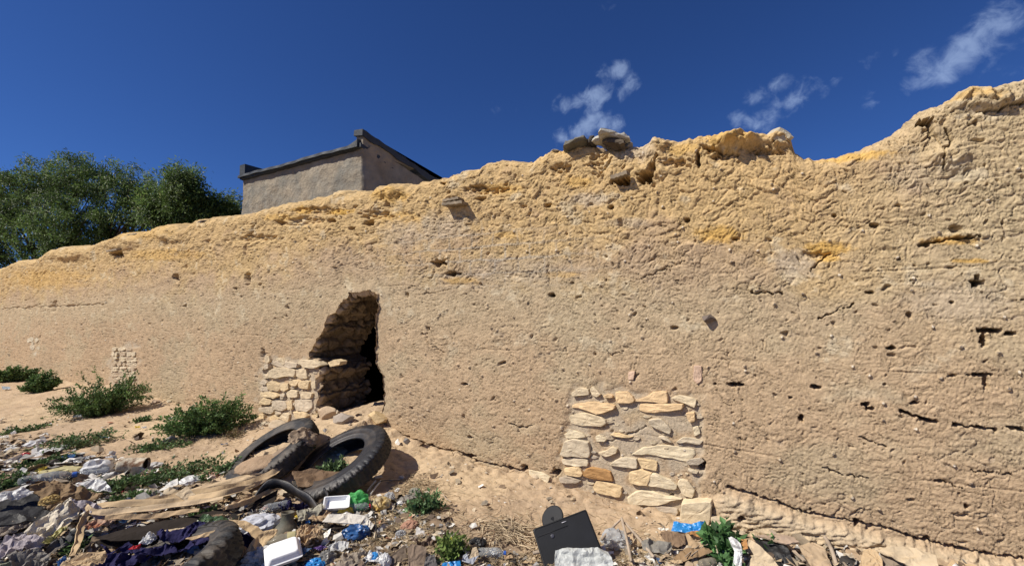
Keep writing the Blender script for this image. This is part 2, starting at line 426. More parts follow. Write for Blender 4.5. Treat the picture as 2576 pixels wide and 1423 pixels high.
# ------------------------------------------------------------------ the mud wall
def build_wall():
    px = np.concatenate([np.arange(-60, 2660, 2.35)])
    xs, _ = wall_xz(px, np.full(px.shape, 800.0))
    xs = np.concatenate([np.linspace(-34, xs[0] - .2, 60), xs, np.linspace(xs[-1] + .02, 4.8, 190)])
    nr = 450
    zt = ztop(xs); zb = zbase(xs) - .25
    v = np.linspace(0, 1, nr)
    X = np.repeat(xs[None, :], nr, 0); Z = zb[None, :] + (zt - zb)[None, :] * v[:, None]
    PX, PY = project(X, np.full(X.shape, D), Z)
    hgt = (Z - zbase(X)) / (ztop(X) - zbase(X))
    # warped coordinates
    wx = X + .05 * noise2(X * 5, Z * 5, 31) + .02 * noise2(X * 17, Z * 17, 32); wz = Z + .05 * noise2(X * 5, Z * 5, 33) + .02 * noise2(X * 17, Z * 17, 34)
    big = noise2(X * .55, Z * .8, 1); mid = fbm2(X * 2.4, Z * 3.2, 4, 2)
    upper = np.clip(sm(hgt + .12 * mid, .50, .85), 0, 1)
    # the right end is laid in thin layers
    right = sm(PX, 1850, 2350)
    rough = .8 + 1.7 * upper * (1 - .45 * right)
    d = .045 * big + (.008 + .006 * upper) * mid
    d += .0028 * noise2(wx * 11, wz * 14, 5) * rough
    f1, f2, cid = voro2(wx * 15, wz * 21, 6)
    e1, e2, eid = voro2(wx * 11 + 3, wz * 40 + .8 * noise2(X * 7, Z * 7, 98), 66)
    gap = (f2 - f1) * (1 - right) + (e2 - e1) * right; cid = cid * (1 - right) + eid * right
    vis = sm(noise2(X * 6, Z * 7, 67) + .25 * noise2(X * 1.1, Z * 2.6, 70), -.35, .25)            # joints open in places only
    crust = 1 - (1 - sm(gap, .0, .13)) * vis
    d += (.0085 - .0030 * right + .003 * upper) * (crust - 1) + (.0030 + .003 * upper) * (cid - .5)
    f1b, f2b, cidb = voro2(wx * 30, wz * 52, 9)
    fine = 1 - (1 - sm(f2b - f1b, 0, .2)) * sm(noise2(X * 9, Z * 9, 68), -.3, .3)
    d += (.0070 - .0018 * right) * (fine - 1) + .0042 * (cidb - .5)
    g1, g2_, gid = voro2(wx * 55 + 2 * noise2(X * 14, Z * 14, 96), wz * 80, 97); fl_ = (gid < .14) * (1 - sm(g1, .15, .5)); d -= .008 * fl_    # tiny flaked-off scars
    h1, h2, hid = voro2(wx * 9, wz * 11, 69)                # crumbling lumps near the crest
    d += upper * (1 - .5 * right) * (.017 * (hid - .5) * sm(h2 - h1, 0, .25) - .012 * (1 - sm(h2 - h1, 0, .12)))
    lift_ = np.abs(((Z + .03 * noise2(X * .7, Z * 0 + 9.1, 93)) / .62) % 1 - .5); ln_ = sm(lift_, .485, .5) * sm(noise2(X * 1.7, Z * .8, 94), -.1, .25)
    d -= .010 * ln_
    d += .0035 * noise2(wx * 45, wz * 70, 7) + .003 * noise2(X * 90, Z * 110, 8)
    # layering at the right
    lay = noise2(X * 4.0 + .5 * noise2(X * 3, Z * 3, 41), Z * 30 + X * .8, 12) * right
    d += .0022 * lay + .0028 * noise2(X * 12, Z * 70, 13) * right
    # crack network, only in parts of the face
    f1c, f2c, _ = voro2(wx * 4.2 + .4 * noise2(X * 9, Z * 9, 14), wz * 5.5 + .4 * noise2(X * 9, Z * 9, 15), 16)
    ck = (1 - sm(f2c - f1c, .0, .055)) * sm(noise2(X * 1.3, Z * 1.3, 17), -.05, .25)
    ck = ck * (noise2(X * 2.2, Z * 2.2, 18) > .05); d -= .014 * ck
    d *= .68 + .16 * upper
    # scattered pits
    pit = np.zeros_like(X)
    for s, sc, pr, dp in ((51, 3.2, .05, .05), (52, 7.0, .10, .03), (53, 14, .20, .018)):
        a, b, c = voro2(wx * sc, wz * sc * 1.25, s)
        r = .10 + .14 * ((c * 7.3) % 1)
        pit += dp * (1 - sm(a, r * .35, r)) * (c < pr * (0.55 + .75 * upper))
    d -= pit
    # explicit holes: px, py, half width, half height, depth
    holes = [(1104, 661, 16, 7, .22), (1096, 668, 8, 5, .1), (1135, 688, 14, 6, .18), (1560, 453, 22, 12, .25), (1622, 446, 19, 16, .25), (1640, 425, 10, 12, .1), (290, 637, 15, 7, .3), (440, 700, 6, 10, .2),
             (2462, 712, 19, 9, .22), (2463, 696, 8, 6, .12), (2490, 831, 30, 7, .14), (2476, 852, 10, 18, .13), (2545, 838, 14, 5, .1), (1846, 967, 22, 4.5, .15),
             (2015, 1050, 6, 10, .12), (2178, 1018, 8, 7, .12), (2190, 1027, 12, 4, .1), (2051, 973, 13, 4.5, .12), (1385, 742, 9, 5, .12), (2464, 942, 30, 4, .1), (2480, 962, 8, 16, .06), (2245, 874, 12, 5, .12),
             (2333, 303, 22, 10, .16), (2345, 325, 8, 18, .10), (1374, 516, 8, 5, .12), (1536, 520, 8, 4, .1), (1755, 402, 5, 19, .14), (1850, 600, 7, 4, .05), (1726, 553, 7, 6, .08),
             (1322, 1175, 9, 10, .14), (1398, 1187, 11, 9, .16), (1767, 1168, 9, 13, .18), (1690, 1245, 4, 4, .1), (2153, 1312, 8, 8, .14), (1865, 1296, 9, 6, .14), (2330, 1352, 8, 8, .1), (2428, 1271, 6, 6, .1),
             (1020, 742, 4, 6, .08), (1075, 825, 4, 6, .06), (1170, 965, 7, 3, .08), (1800, 965, 4, 3, .06), (660, 893, 6, 14, .06), (2395, 945, 12, 3, .05), (925, 560, 12, 8, .12), (882, 574, 6, 4, .08), (830, 555, 10, 6, .1), (700, 560, 12, 7, .1),
             (620, 700, 7, 14, .08), (1210, 500, 12, 5, .08), (1200, 470, 16, 6, .09), (590, 725, 4, 4, .08), (460, 770, 4, 3, .06), (1115, 460, 8, 5, .1), (135, 770, 6, 14, .05), (225, 600, 9, 4, .05), (2170, 1015, 5, 4, .08), (1540, 1085, 4, 4, .04),
             (2100, 540, 8, 4, .06), (2200, 565, 12, 6, .07), (2398, 760, 8, 3, .06), (2190, 735, 10, 4, .07), (1990, 1000, 5, 3, .05), (2330, 1055, 16, 4, .1), (1180, 1145, 16, 4, .1), (1020, 1098, 10, 4, .08), (340, 1003, 12, 5, .12), (2300, 1012, 12, 4, .08)]
    hw = 1.0 + .55 * noise2(PX / 9, PY / 9, 61)
    black = np.zeros_like(X)
    for hx, hy, a, b, dp in holes:
        q = np.hypot((PX - hx) / a, (PY - hy) / b) / hw
        m = 1 - sm(q, .75, 1.15)
        d -= dp * m; black = np.maximum(black, m)
    cracks = [([(970, 1072), (1000, 1088), (1040, 1104), (1070, 1114), (1098, 1126), (1140, 1133), (1165, 1140), (1190, 1156), (1230, 1163), (1262, 1172), (1320, 1182)], 4.0, .14),
              ([(1831, 1221), (1880, 1238), (1950, 1258), (2020, 1286), (2100, 1300), (2160, 1312), (2240, 1330), (2305, 1352), (2400, 1375), (2475, 1390), (2576, 1404)], 3.5, .08),
              ([(2265, 1031), (2295, 1042), (2322, 1055), (2360, 1060)], 4, .12), ([(2395, 1067), (2440, 1071), (2500, 1078)], 4, .12), ([(2530, 1072), (2600, 1086)], 4.5, .12),
              ([(1285, 1062), (1310, 1076), (1340, 1070)], 2.0, .05), ([(1530, 1110), (1560, 1100), (1595, 1088), (1625, 1070)], 2.0, .06), ([(2160, 1098), (2185, 1108), (2230, 1122)], 2.5, .06),
              ([(2320, 615), (2370, 605), (2410, 598), (2470, 592)], 5, .08), ([(2315, 285), (2350, 330), (2372, 370), (2378, 420)], 3, .06), ([(2460, 282), (2520, 272), (2576, 255)], 3.5, .06), ([(2380, 320), (2400, 345), (2376, 380)], 3.5, .05),
              ([(1610, 700), (1640, 690), (1680, 670), (1720, 655)], 1.5, .03), ([(1520, 880), (1535, 895), (1580, 875)], 1.5, .03), ([(640, 560), (620, 600), (610, 640)], 2, .04), ([(1535, 395), (1520, 420), (1500, 440)], 3, .06), ([(1650, 390), (1640, 430)], 3, .05),
              ([(2060, 800), (2110, 780), (2150, 765)], 2.5, .06), ([(2030, 690), (2060, 660), (2085, 640)], 2, .04), ([(1890, 735), (1970, 738)], 2.5, .05), ([(2560, 755), (2640, 748)], 3, .09), ([(1085, 870), (1120, 890)], 2, .04), ([(1070, 820), (1075, 870)], 2, .03),
              ([(1830, 880), (1850, 1010)], 1.2, .015), ([(0, 775), (120, 770), (260, 765)], 1.6, .03), ([(960, 860), (950, 900), (958, 960)], 1.5, .02), ([(2070, 1175), (2120, 1190), (2180, 1200)], 2, .05), ([(2350, 1205), (2420, 1225)], 2, .05), ([(2440, 1180), (2540, 1192)], 2, .04),
              ([(1190, 690), (1150, 720), (1105, 735), (1040, 742)], 1.2, .02), ([(1300, 600), (1300, 660)], 1.2, .02), ([(1375, 660), (1378, 720)], 1.2, .02), ([(345, 990), (400, 1008), (520, 1030), (650, 1050)], 2.5, .05)]
    jx = 6 * noise2(PX / 16, PY / 16, 71); jy = 5 * noise2(PX / 13, PY / 13, 72)
    wv = .8 + .8 * noise2(PX / 24, PY / 24, 73)
    for pts, w, dp in cracks:
        q = dist_line(PX + jx, PY + jy, pts) / (w * np.clip(wv, .15, 2))
        m = 1 - sm(q, .4, 1.1); d -= dp * m; black = np.maximum(black, m * .6)
    # ragged undercut along the broken upper courses
    for (ex, ey, a, b, dp) in [(1825, 385, 36, 14, .10), (1790, 372, 30, 8, .07), (1410, 425, 30, 18, .05), (1300, 690, 60, 10, .01), (1700, 410, 40, 12, .05), (1500, 405, 30, 30, .04), (800, 530, 50, 14, .05), (940, 540, 40, 12, .05), (760, 555, 60, 12, .045),
                               (2060, 640, 40, 10, .03), (1930, 380, 50, 9, .05), (1960, 350, 25, 8, .05), (1220, 480, 60, 10, .05), (640, 600, 60, 12, .04)]:
        q = np.hypot((PX - ex) / a, (PY - ey) / b) / (1 + .6 * noise2(PX / 14, PY / 10, 75))
        d -= dp * (1 - sm(q, .5, 1.1)) * (.6 + .8 * np.clip(noise2(PX / 8, PY / 6, 76) + .3, 0, 1))
    # knobs along the crest
    for (ex, ey, a, b, dp) in [(1860, 345, 75, 26, .13), (1960, 345, 40, 22, .08), (1660, 360, 26, 20, .05), (2480, 240, 120, 40, .06), (2440, 590, 60, 12, .04), (1650, 430, 60, 20, .03), (980, 480, 40, 20, .06), (2390, 390, 70, 40, .04), (420, 590, 45, 22, .08), (170, 640, 60, 18, .08), (300, 610, 50, 20, .08)]:
        q = np.hypot((PX - ex) / a, (PY - ey) / b)
        d += dp * (1 - sm(q, .3, 1.15)) * (.8 + .5 * noise2(PX / 20, PY / 20, 77))
    # foundation course stands proud at the right
    crk = np.interp(PX, [1791, 1831, 2020, 2153, 2305, 2400, 2576, 2900], [1240, 1228, 1292, 1320, 1358, 1380, 1410, 1470])
    d += (.06 + .015 * noise2(PX / 30, PY / 9, 78)) * sm(PY - crk + 10 * noise2(PX / 22, PY / 22, 79), 0, 26) * sm(PX, 1760, 1830) + .006 * noise2(PX / 40, PY / 8, 80) * sm(PY - crk, -5, 20) * sm(PX, 1760, 1830)
    crk2 = np.interp(PX, [970, 1098, 1200, 1321], [1070, 1128, 1160, 1183])
    # toe slightly undercut all along
    # masonry patches: face falls back to the mortar
    mort = np.zeros_like(X)
    for poly in (PATCH1, PATCH2, PATCH3):
        m = in_poly(PX + 22 * noise2(PX / 34, PY / 30, 81) + 7 * noise2(PX / 12, PY / 12, 83), PY + 20 * noise2(PX / 34, PY / 30, 82), poly).astype(float)
        mort = np.maximum(mort, m)
    for _ in range(7):
        mort[1:-1, 1:-1] = (mort[1:-1, 1:-1] * 2 + mort[:-2, 1:-1] + mort[2:, 1:-1] + mort[1:-1, :-2] + mort[1:-1, 2:]) / 6
    d = d * (1 - .55 * mort) - .007 * mort
    # keep the rim of the opening close to the plane
    od = dist_line(PX, PY, OPEN + OPEN[:1])
    k = 1 - sm(od, 6, 26)
    d = d * (1 - .75 * k)
    # rounding towards the crest
    e = np.clip(ztop(X) - Z, 0, .3)
    rr = .13
    rnd = np.where(e < rr, rr - np.sqrt(np.clip(rr * rr - (rr - e) ** 2, 0, None)), 0)
    Zd = Z + .03 * sm(hgt, .85, 1.0) * noise2(X * 9, Z * 0 + 3.3, 91) + .012 * sm(hgt, .9, 1) * noise2(X * 30, Z * 0 + 1, 92)
    Y = D - d + rnd * .9 + .02 * hgt

    # ---------------- colour of the mud itself
    C = np.tile(np.array([.460, .338, .214]), (*X.shape, 1))
    n1 = fbm2(X * .9, Z * 1.6, 4, 101); n2 = fbm2(X * 3.2, Z * 4.2, 4, 105); n3 = fbm2(X * 12, Z * 14, 3, 109)
    C = mixc(C, (.44, .36, .235), sm(n1 + .35 * n2, -.05, .32) * .6)                  # greyer loam
    band = np.exp(-((hgt - .52) / .11) ** 2) * (1 - right)
    C = mixc(C, (.465, .378, .245), np.clip(band * .6 + .2 * n2 * band, 0, 1))
    och = sm(hgt + .22 * n1 + .18 * n2, .56, .84)
    C = mixc(C, (.560, .395, .190), och * .85 * (1 - .45 * right))
    rgt = sm(PX, 2050, 2500)
    C = mixc(C, (.49, .395, .245), rgt * sm(900 - PY, -150, 250) * .75)
    C = mixc(C, (.580, .500, .355), sm(n2 + .4 * n3, .22, .5) * .55 * sm(hgt, .2, .5))
    C = mixc(C, (.36, .245, .16), sm(-n2 + .3 * n3, .25, .6) * .35 * upper)
    for (ex, ey, a, b, s) in [(850, 532, 40, 10, 1), (760, 527, 30, 12, .8), (1255, 475, 60, 16, .55), (2150, 388, 110, 16, .8), (1810, 590, 70, 26, .75), (2080, 625, 75, 24, .8), (2400, 602, 80, 14, .7), (1450, 455, 45, 18, .5),
                              (2450, 235, 90, 18, .5), (980, 490, 60, 22, .6), (1830, 345, 90, 26, .6), (2450, 655, 70, 7, .8), (420, 640, 120, 18, .4), (120, 700, 120, 30, .4), (1410, 690, 50, 10, .5), (1160, 705, 60, 10, .5), (1270, 590, 40, 10, .4), (1000, 545, 80, 18, .4), (2085, 650, 40, 10, .8),
                              (300, 580, 160, 30, .35), (1720, 375, 60, 18, .5), (1390, 375, 40, 10, .4), (700, 545, 60, 10, .5)]:
        q = np.hypot((PX - ex) / a, (PY - ey) / b) / (1 + .7 * fbm2(PX / 22, PY / 14, 3, 121))
        C = mixc(C, (.62, .385, .11), (1 - sm(q, .45, 1.1)) * min(1, s * 1.05))
    for (ex, ey, a, b, s) in [(1600, 370, 60, 40, .6), (1110, 570, 90, 40, .5), (1580, 560, 60, 14, .5), (1480, 500, 60, 20, .6), (1000, 590, 60, 40, .4), (2000, 660, 60, 40, .6), (2420, 760, 160, 60, .35), (1300, 680, 160, 40, .35), (2300, 440, 90, 50, .3)]:
        q = np.hypot((PX - ex) / a, (PY - ey) / b) / (1 + .6 * fbm2(PX / 26, PY / 20, 3, 125))
        C = mixc(C, (.47, .40, .31), (1 - sm(q, .4, 1.2)) * s)
    # faint lime joints of old blocks mid-wall
    bl = (np.exp(-((PX - 1230) / 260) ** 2 - ((PY - 640) / 70) ** 2))
    row = np.floor((Z - .03 * n2) / .13); jz = np.abs(((Z - .03 * n2) / .13) % 1 - .5); jx2 = np.abs(((X + .04 * n2) / .26 + row * .5) % 1 - .5)
    C = mixc(C, (.53, .43, .295), .7 * sm(PY - crk, 0, 20) * sm(PX, 1760, 1830))
    joint = np.clip(sm(jz, .38, .48) + sm(jx2, .44, .49), 0, 1) * bl
    C = mixc(C, (.43, .40, .34), joint * .6); 
    C *= (1 + .12 * (cid - .5) + .10 * (cidb - .5) + .10 * n3)[..., None]
    C *= (1 - .32 * (1 - crust) - .30 * (1 - fine) - .22 * fl_)[..., None]
    C = mixc(C, (.30, .24, .18), np.clip(ck * .6, 0, 1)) 
    C = mixc(C, (.44, .368, .270), mort * .85 * sm(noise2(X * 7, Z * 7, 133), -.55, .05))
    C *= (1 + .16 * mort * noise2(X * 30, Z * 30, 131))[..., None]
    # small pale pebbles and straw flecks
    a, b, c = voro2(X * 20, Z * 20, 141)
    C = mixc(C, (.70, .62, .50), ((a < .13) & (c < .02)).astype(float)); C = mixc(C, (.16, .13, .11), ((a < .15) & (c > .985)).astype(float))
    Y -= .012 * ((a < .2) & ((c < .02) | (c > .985)))

    nc = len(xs)
    # crest rows, then the back
    nt_, nb_ = 22, 90
    u = np.linspace(0, 1, nt_ + 1)[1:]
    xt = np.repeat(xs[None, :], nt_, 0); y0 = Y[-1][None, :]; yt = y0 + (D + THICK - y0) * u[:, None]
    zt2 = Zd[-1][None, :] + (.07 * np.sin(u * math.pi) - .05 * u)[:, None] + .05 * u[:, None] * noise2(xt * 6, yt * 6, 151) + .02 * noise2(xt * 20, yt * 20, 152) * np.minimum(u * 4, 1)[:, None]
    u2 = np.linspace(0, 1, nb_ + 1)[1:]
    xb = np.repeat(xs[None, :], nb_, 0); yb = np.full(xb.shape, D + THICK) + .02 * u2[:, None]
    zb2 = zt2[-1][None, :] + (zb[None, :] - zt2[-1][None, :]) * u2[:, None]
    XX = np.concatenate([X, xt, xb]); YY = np.concatenate([Y, yt, yb]); ZZ = np.concatenate([Zd, zt2, zb2])
    ct = np.repeat(C[-1][None], nt_, 0); cb = np.tile(np.array([.45, .33, .21]), (nb_, nc, 1))
    CC = np.concatenate([C, ct, cb])
    R = XX.shape[0]
    idx = np.arange(R * nc).reshape(R, nc)
    q = np.stack([idx[:-1, :-1], idx[:-1, 1:], idx[1:, 1:], idx[1:, :-1]], -1)
    cx = (XX[:-1, :-1] + XX[1:, 1:]) / 2; cz = (ZZ[:-1, :-1] + ZZ[1:, 1:]) / 2
    oxz = wall_xz([p[0] for p in OPEN], [p[1] for p in OPEN]); opoly = list(zip(oxz[0], oxz[1]))
    ins = in_poly(cx, cz, opoly)
    ins[nr - 1:] = False
    oc = np.mean(opoly, 0); big_o = [((p[0] - oc[0]) * 1.22 + oc[0] - .03, (p[1] - oc[1]) * 1.08 + oc[1]) for p in opoly]
    ins[nr + nt_ - 1:] = in_poly(cx, cz, big_o)[nr + nt_ - 1:]
    F = q[~ins]
    # wall as a thing
    base = empty('mud_wall', (-4, D + .4, .1), 'long eroded tan mud-brick wall with a broken opening and stone patches', 'wall')
    mesh_np('wall_face', np.stack([XX, YY, ZZ], -1).reshape(-1, 3), F, M_wall, color=np.clip(CC.reshape(-1, 3), .01, .9), parent=base)

    # reveal of the opening: rough stonework through the thickness
    P = np.array(opoly + opoly[:1]); seg = np.r_[0, np.cumsum(np.hypot(*np.diff(P, axis=0).T))]
    n = 520; s = np.linspace(0, seg[-1], n); ox = np.interp(s, seg, P[:, 0]); oz = np.interp(s, seg, P[:, 1])
    tx = np.gradient(ox); tz = np.gradient(oz); ln = np.hypot(tx, tz) + 1e-9
    cxm, czm = P[:-1, 0].mean(), P[:-1, 1].mean()
    nx, nz = tz / ln, -tx / ln
    for a_ in (nx, nz): a_[:] = np.convolve(np.r_[a_[-6:], a_, a_[:6]], np.ones(13) / 13, 'same')[6:-6]
    sg = np.sign(nx * (cxm - ox) + nz * (czm - oz)); sg = np.sign(sg.sum()); nx *= sg; nz *= sg      # inwards
    m_ = 110; dep = np.linspace(0, THICK + .02, m_)
    S, T = np.meshgrid(s, dep, indexing='ij'); OX = np.repeat(ox[:, None], m_, 1); OZ = np.repeat(oz[:, None], m_, 1)
    ww = .03 * noise2(S * 8, T * 8, 161)
    f1, f2, ci = voro2((OZ + ww) * 11 + 40 * (np.abs(nz)[:, None] > .8), (T + ww) * 5.5 + 10 * (ox > cxm)[:, None], 162)
    st = sm(f2 - f1, .03, .25)
    dd = .075 * st * (.3 + ci) + .012 * noise2(S * 30, T * 30, 163) - .03 + .02 * noise2(S * 5, T * 5, 164)
    dd *= sm(T, 0, .05)
    widen = -.05 * sm(T, .05, .4)
    OX = OX + nx[:, None] * (dd + widen); OZ = OZ + nz[:, None] * (dd + widen)
    OY = D - .012 + T + .012 * noise2(S * 25, T * 0, 165)
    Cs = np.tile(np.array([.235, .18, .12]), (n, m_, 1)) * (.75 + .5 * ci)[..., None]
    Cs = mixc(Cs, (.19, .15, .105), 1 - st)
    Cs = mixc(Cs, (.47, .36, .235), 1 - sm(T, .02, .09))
    ii = np.arange(n * m_).reshape(n, m_)
    Fq = np.stack([ii[:-1, :-1], ii[:-1, 1:], ii[1:, 1:], ii[1:, :-1]], -1).reshape(-1, 4)
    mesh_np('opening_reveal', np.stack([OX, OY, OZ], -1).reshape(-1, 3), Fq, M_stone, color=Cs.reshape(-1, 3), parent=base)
    return base


WALL = build_wall()


def stone_mesh(mb, poly_xz, depth, seed, c, y=D - .0, back=.08):
    """one rough stone: outline on the wall plane, standing `depth` proud of it"""
    rs = np.random.default_rng(seed)
    P = np.array(poly_xz); n = len(P)
    cen = P.mean(0)
    pts = []
    size = np.ptp(P, axis=0).max()
    for i in range(n):
        a, b = P[i], P[(i + 1) % n]; L = np.hypot(*(b - a)); k = max(2, int(L / (size / 9 + .006)))
        for j in range(k):
            t = j / k; q = a + (b - a) * t; pts.append(q)
    pts = np.array(pts)
    pts += (rs.random(pts.shape) - .5) * size * .045
    # keep the outline slightly rounded
    pts = (pts * 6 + np.roll(pts, 1, 0) + np.roll(pts, -1, 0)) / 8; pts = cen + (pts - cen) * 1.07
    m = len(pts)
    tilt = (rs.random(2) - .5) * .18
    rings = []
    for sc, dp in ((1.03, -back), (1.0, depth * .7), (.975, depth * .95), (.93, depth), (.6, depth), (.3, depth)):
        q = cen + (pts - cen) * sc
        nz = .004 * noise2(q[:, 0] * 12 + seed, q[:, 1] * 45, 7) + .002 * noise2(q[:, 0] * 60, q[:, 1] * 90, 8)
        dd = dp + nz + ((q - cen) @ tilt if dp > 0 else 0)
        rings.append(np.stack([q[:, 0], y - dd, q[:, 1]], 1))
    V = np.concatenate(rings + [np.array([[cen[0], y - depth, cen[1]]])])
    F = []
    for r in range(len(rings) - 1):
        for j in range(m):
            F.append((r * m + j, r * m + (j + 1) % m, (r + 1) * m + (j + 1) % m, (r + 1) * m + j))
    L0 = (len(rings) - 1) * m
    for j in range(m): F.append((L0 + j, L0 + (j + 1) % m, len(V) - 1))
    cc = np.array(c) * (1 + .15 * noise2(V[:, 0] * 18 + seed, V[:, 2] * 40, 3))[:, None]
    mb.add(V, F, np.clip(cc, 0, .9))


S3 = [[(635,270),(690,235),(740,250),(745,285),(640,290)],[(752,245),(775,228),(825,280),(795,300),(760,275)],[(845,290),(880,278),(905,290),(900,303),(850,300)],
[(925,268),(1000,265),(1050,315),(1030,335),(935,335)],[(1055,320),(1130,300),(1165,268),(1260,265),(1262,335),(1140,328),(1060,330)],[(1290,310),(1350,285),(1460,315),(1445,372),(1380,340)],
[(635,350),(780,325),(915,350),(905,380),(800,408),(720,380),(640,370)],[(1085,345),(1180,345),(1365,345),(1360,385),(1220,395),(1130,402),(1090,385)],[(615,425),(700,405),(830,430),(860,465),(830,495),(700,490),(625,470)],
[(1390,405),(1445,400),(1448,455),(1410,465)],[(1145,450),(1230,445),(1290,510),(1280,545),(1220,520),(1150,480)],[(1435,500),(1470,490),(1485,540),(1445,558)],
[(585,550),(620,515),(700,540),(725,565),(650,570),(600,570)],[(795,555),(820,550),(865,578),(850,592),(800,588)],[(885,545),(950,540),(1040,562),(960,566)],[(1205,560),(1250,555),(1300,600),(1240,578)],
[(1325,600),(1370,565),(1440,570),(1500,590),(1480,612),(1390,600)],[(570,650),(590,590),(650,575),(740,600),(750,660),(740,700),(640,690),(560,680)],[(810,665),(870,650),(900,628),(935,640),(925,670),(860,690)],
[(1030,680),(1110,620),(1200,630),(1280,625),(1430,640),(1440,670),(1390,730),(1290,705),(1190,685),(1090,680)],[(565,712),(650,700),(740,712),(735,755),(650,755),(575,740)],[(885,745),(965,695),(1060,705),(1065,765),(980,760)],
[(1068,705),(1195,725),(1195,785),(1100,768)],[(1395,715),(1480,700),(1510,720),(1470,745),(1400,742)],[(1400,770),(1470,790),(1460,803),(1420,795)],[(585,770),(680,762),(710,800),(690,825),(590,810)],
[(718,820),(735,770),(790,765),(890,790),(905,860),(800,840)],[(555,830),(620,825),(690,850),(660,868),(560,860)],[(1015,795),(1090,778),(1160,800),(1130,885),(1020,860)],[(1150,810),(1190,805),(1290,850),(1325,880),(1318,912),(1130,880)],
[(1335,870),(1350,842),(1400,850),(1445,910),(1430,965),(1370,940)],[(775,900),(800,855),(900,875),(960,890),(950,960),(800,935)],[(1010,970),(1060,925),(1130,920),(1200,945),(1350,962),(1290,985),(1200,1012),(1020,1010)],
[(1110,1035),(1200,1020),(1330,1040),(1325,1085),(1120,1070)],[(345,780),(370,880),(465,888),(490,825),(440,800)],[(1370,985),(1400,975),(1560,970),(1555,1085),(1530,1140),(1360,1110)],
[(1565,1065),(1700,1110),(1730,1130),(1640,1125),(1560,1100)],[(1540,1125),(1620,1120),(1660,1150),(1600,1180),(1530,1160)],[(1440,95),(1490,98),(1492,190),(1460,212),(1440,190)],[(1005,135),(1048,128),(1040,185),(1005,185)],[(1690,765),(1765,772),(1730,790)]]
S2 = [[(262,40),(290,25),(300,60),(280,75),(262,65)],[(345,45),(380,40),(405,75),(390,88)],[(490,60),(530,52),(620,70),(640,90),(600,110),(530,100)],[(680,70),(730,52),(765,65),(760,85),(700,100)],
[(300,130),(360,100),(440,105),(470,125),(460,165),(400,160),(340,175),(300,170)],[(470,120),(540,112),(548,175),(500,180),(468,160)],[(268,90),(300,82),(300,110),(272,112)],[(258,150),(292,148),(290,175),(262,178)],
[(232,210),(262,178),(282,205),(270,220)],[(290,205),(330,195),(372,230),(355,262),(295,250)],[(433,200),(470,183),(500,195),(480,225),(450,225)],[(490,205),(530,190),(568,195),(555,245),(500,240)],[(575,200),(605,195),(605,245),(578,240)],
[(230,235),(280,232),(285,258),(235,260)],[(365,280),(400,278),(395,300),(370,300)],[(495,275),(530,265),(582,275),(572,310),(500,310)],[(228,350),(262,305),(310,320),(300,350)],[(318,345),(340,320),(400,330),(418,370),(380,390),(330,380)],
[(460,320),(575,320),(578,370),(545,398),(470,385)],[(235,370),(310,365),(322,390),(310,410),(240,400)],[(330,395),(365,390),(372,412),(335,415)],[(365,440),(390,405),(430,415),(420,465)],[(460,395),(530,400),(560,420),(520,445),(470,430)],
[(228,415),(262,412),(270,440),(235,445)],[(290,440),(330,420),(365,440),(360,465),(310,468)],[(580,420),(620,405),(625,425),(590,445)],[(375,215),(425,210),(430,245),(395,262),(372,250)],[(405,270),(440,250),(480,262),(485,300),(420,300)],[(240,270),(330,268),(360,290),(330,305),(245,298)],
[(420,330),(450,320),(455,375),(430,385)],[(405,110),(300,75),(345,60),(480,75),(480,100)]]


def conv(poly, ox, sc=.3789, oy=884.0):
    a = wall_xz([ox + p[0] * sc for p in poly], [oy + p[1] * sc for p in poly]); return list(zip(a[0], a[1]))


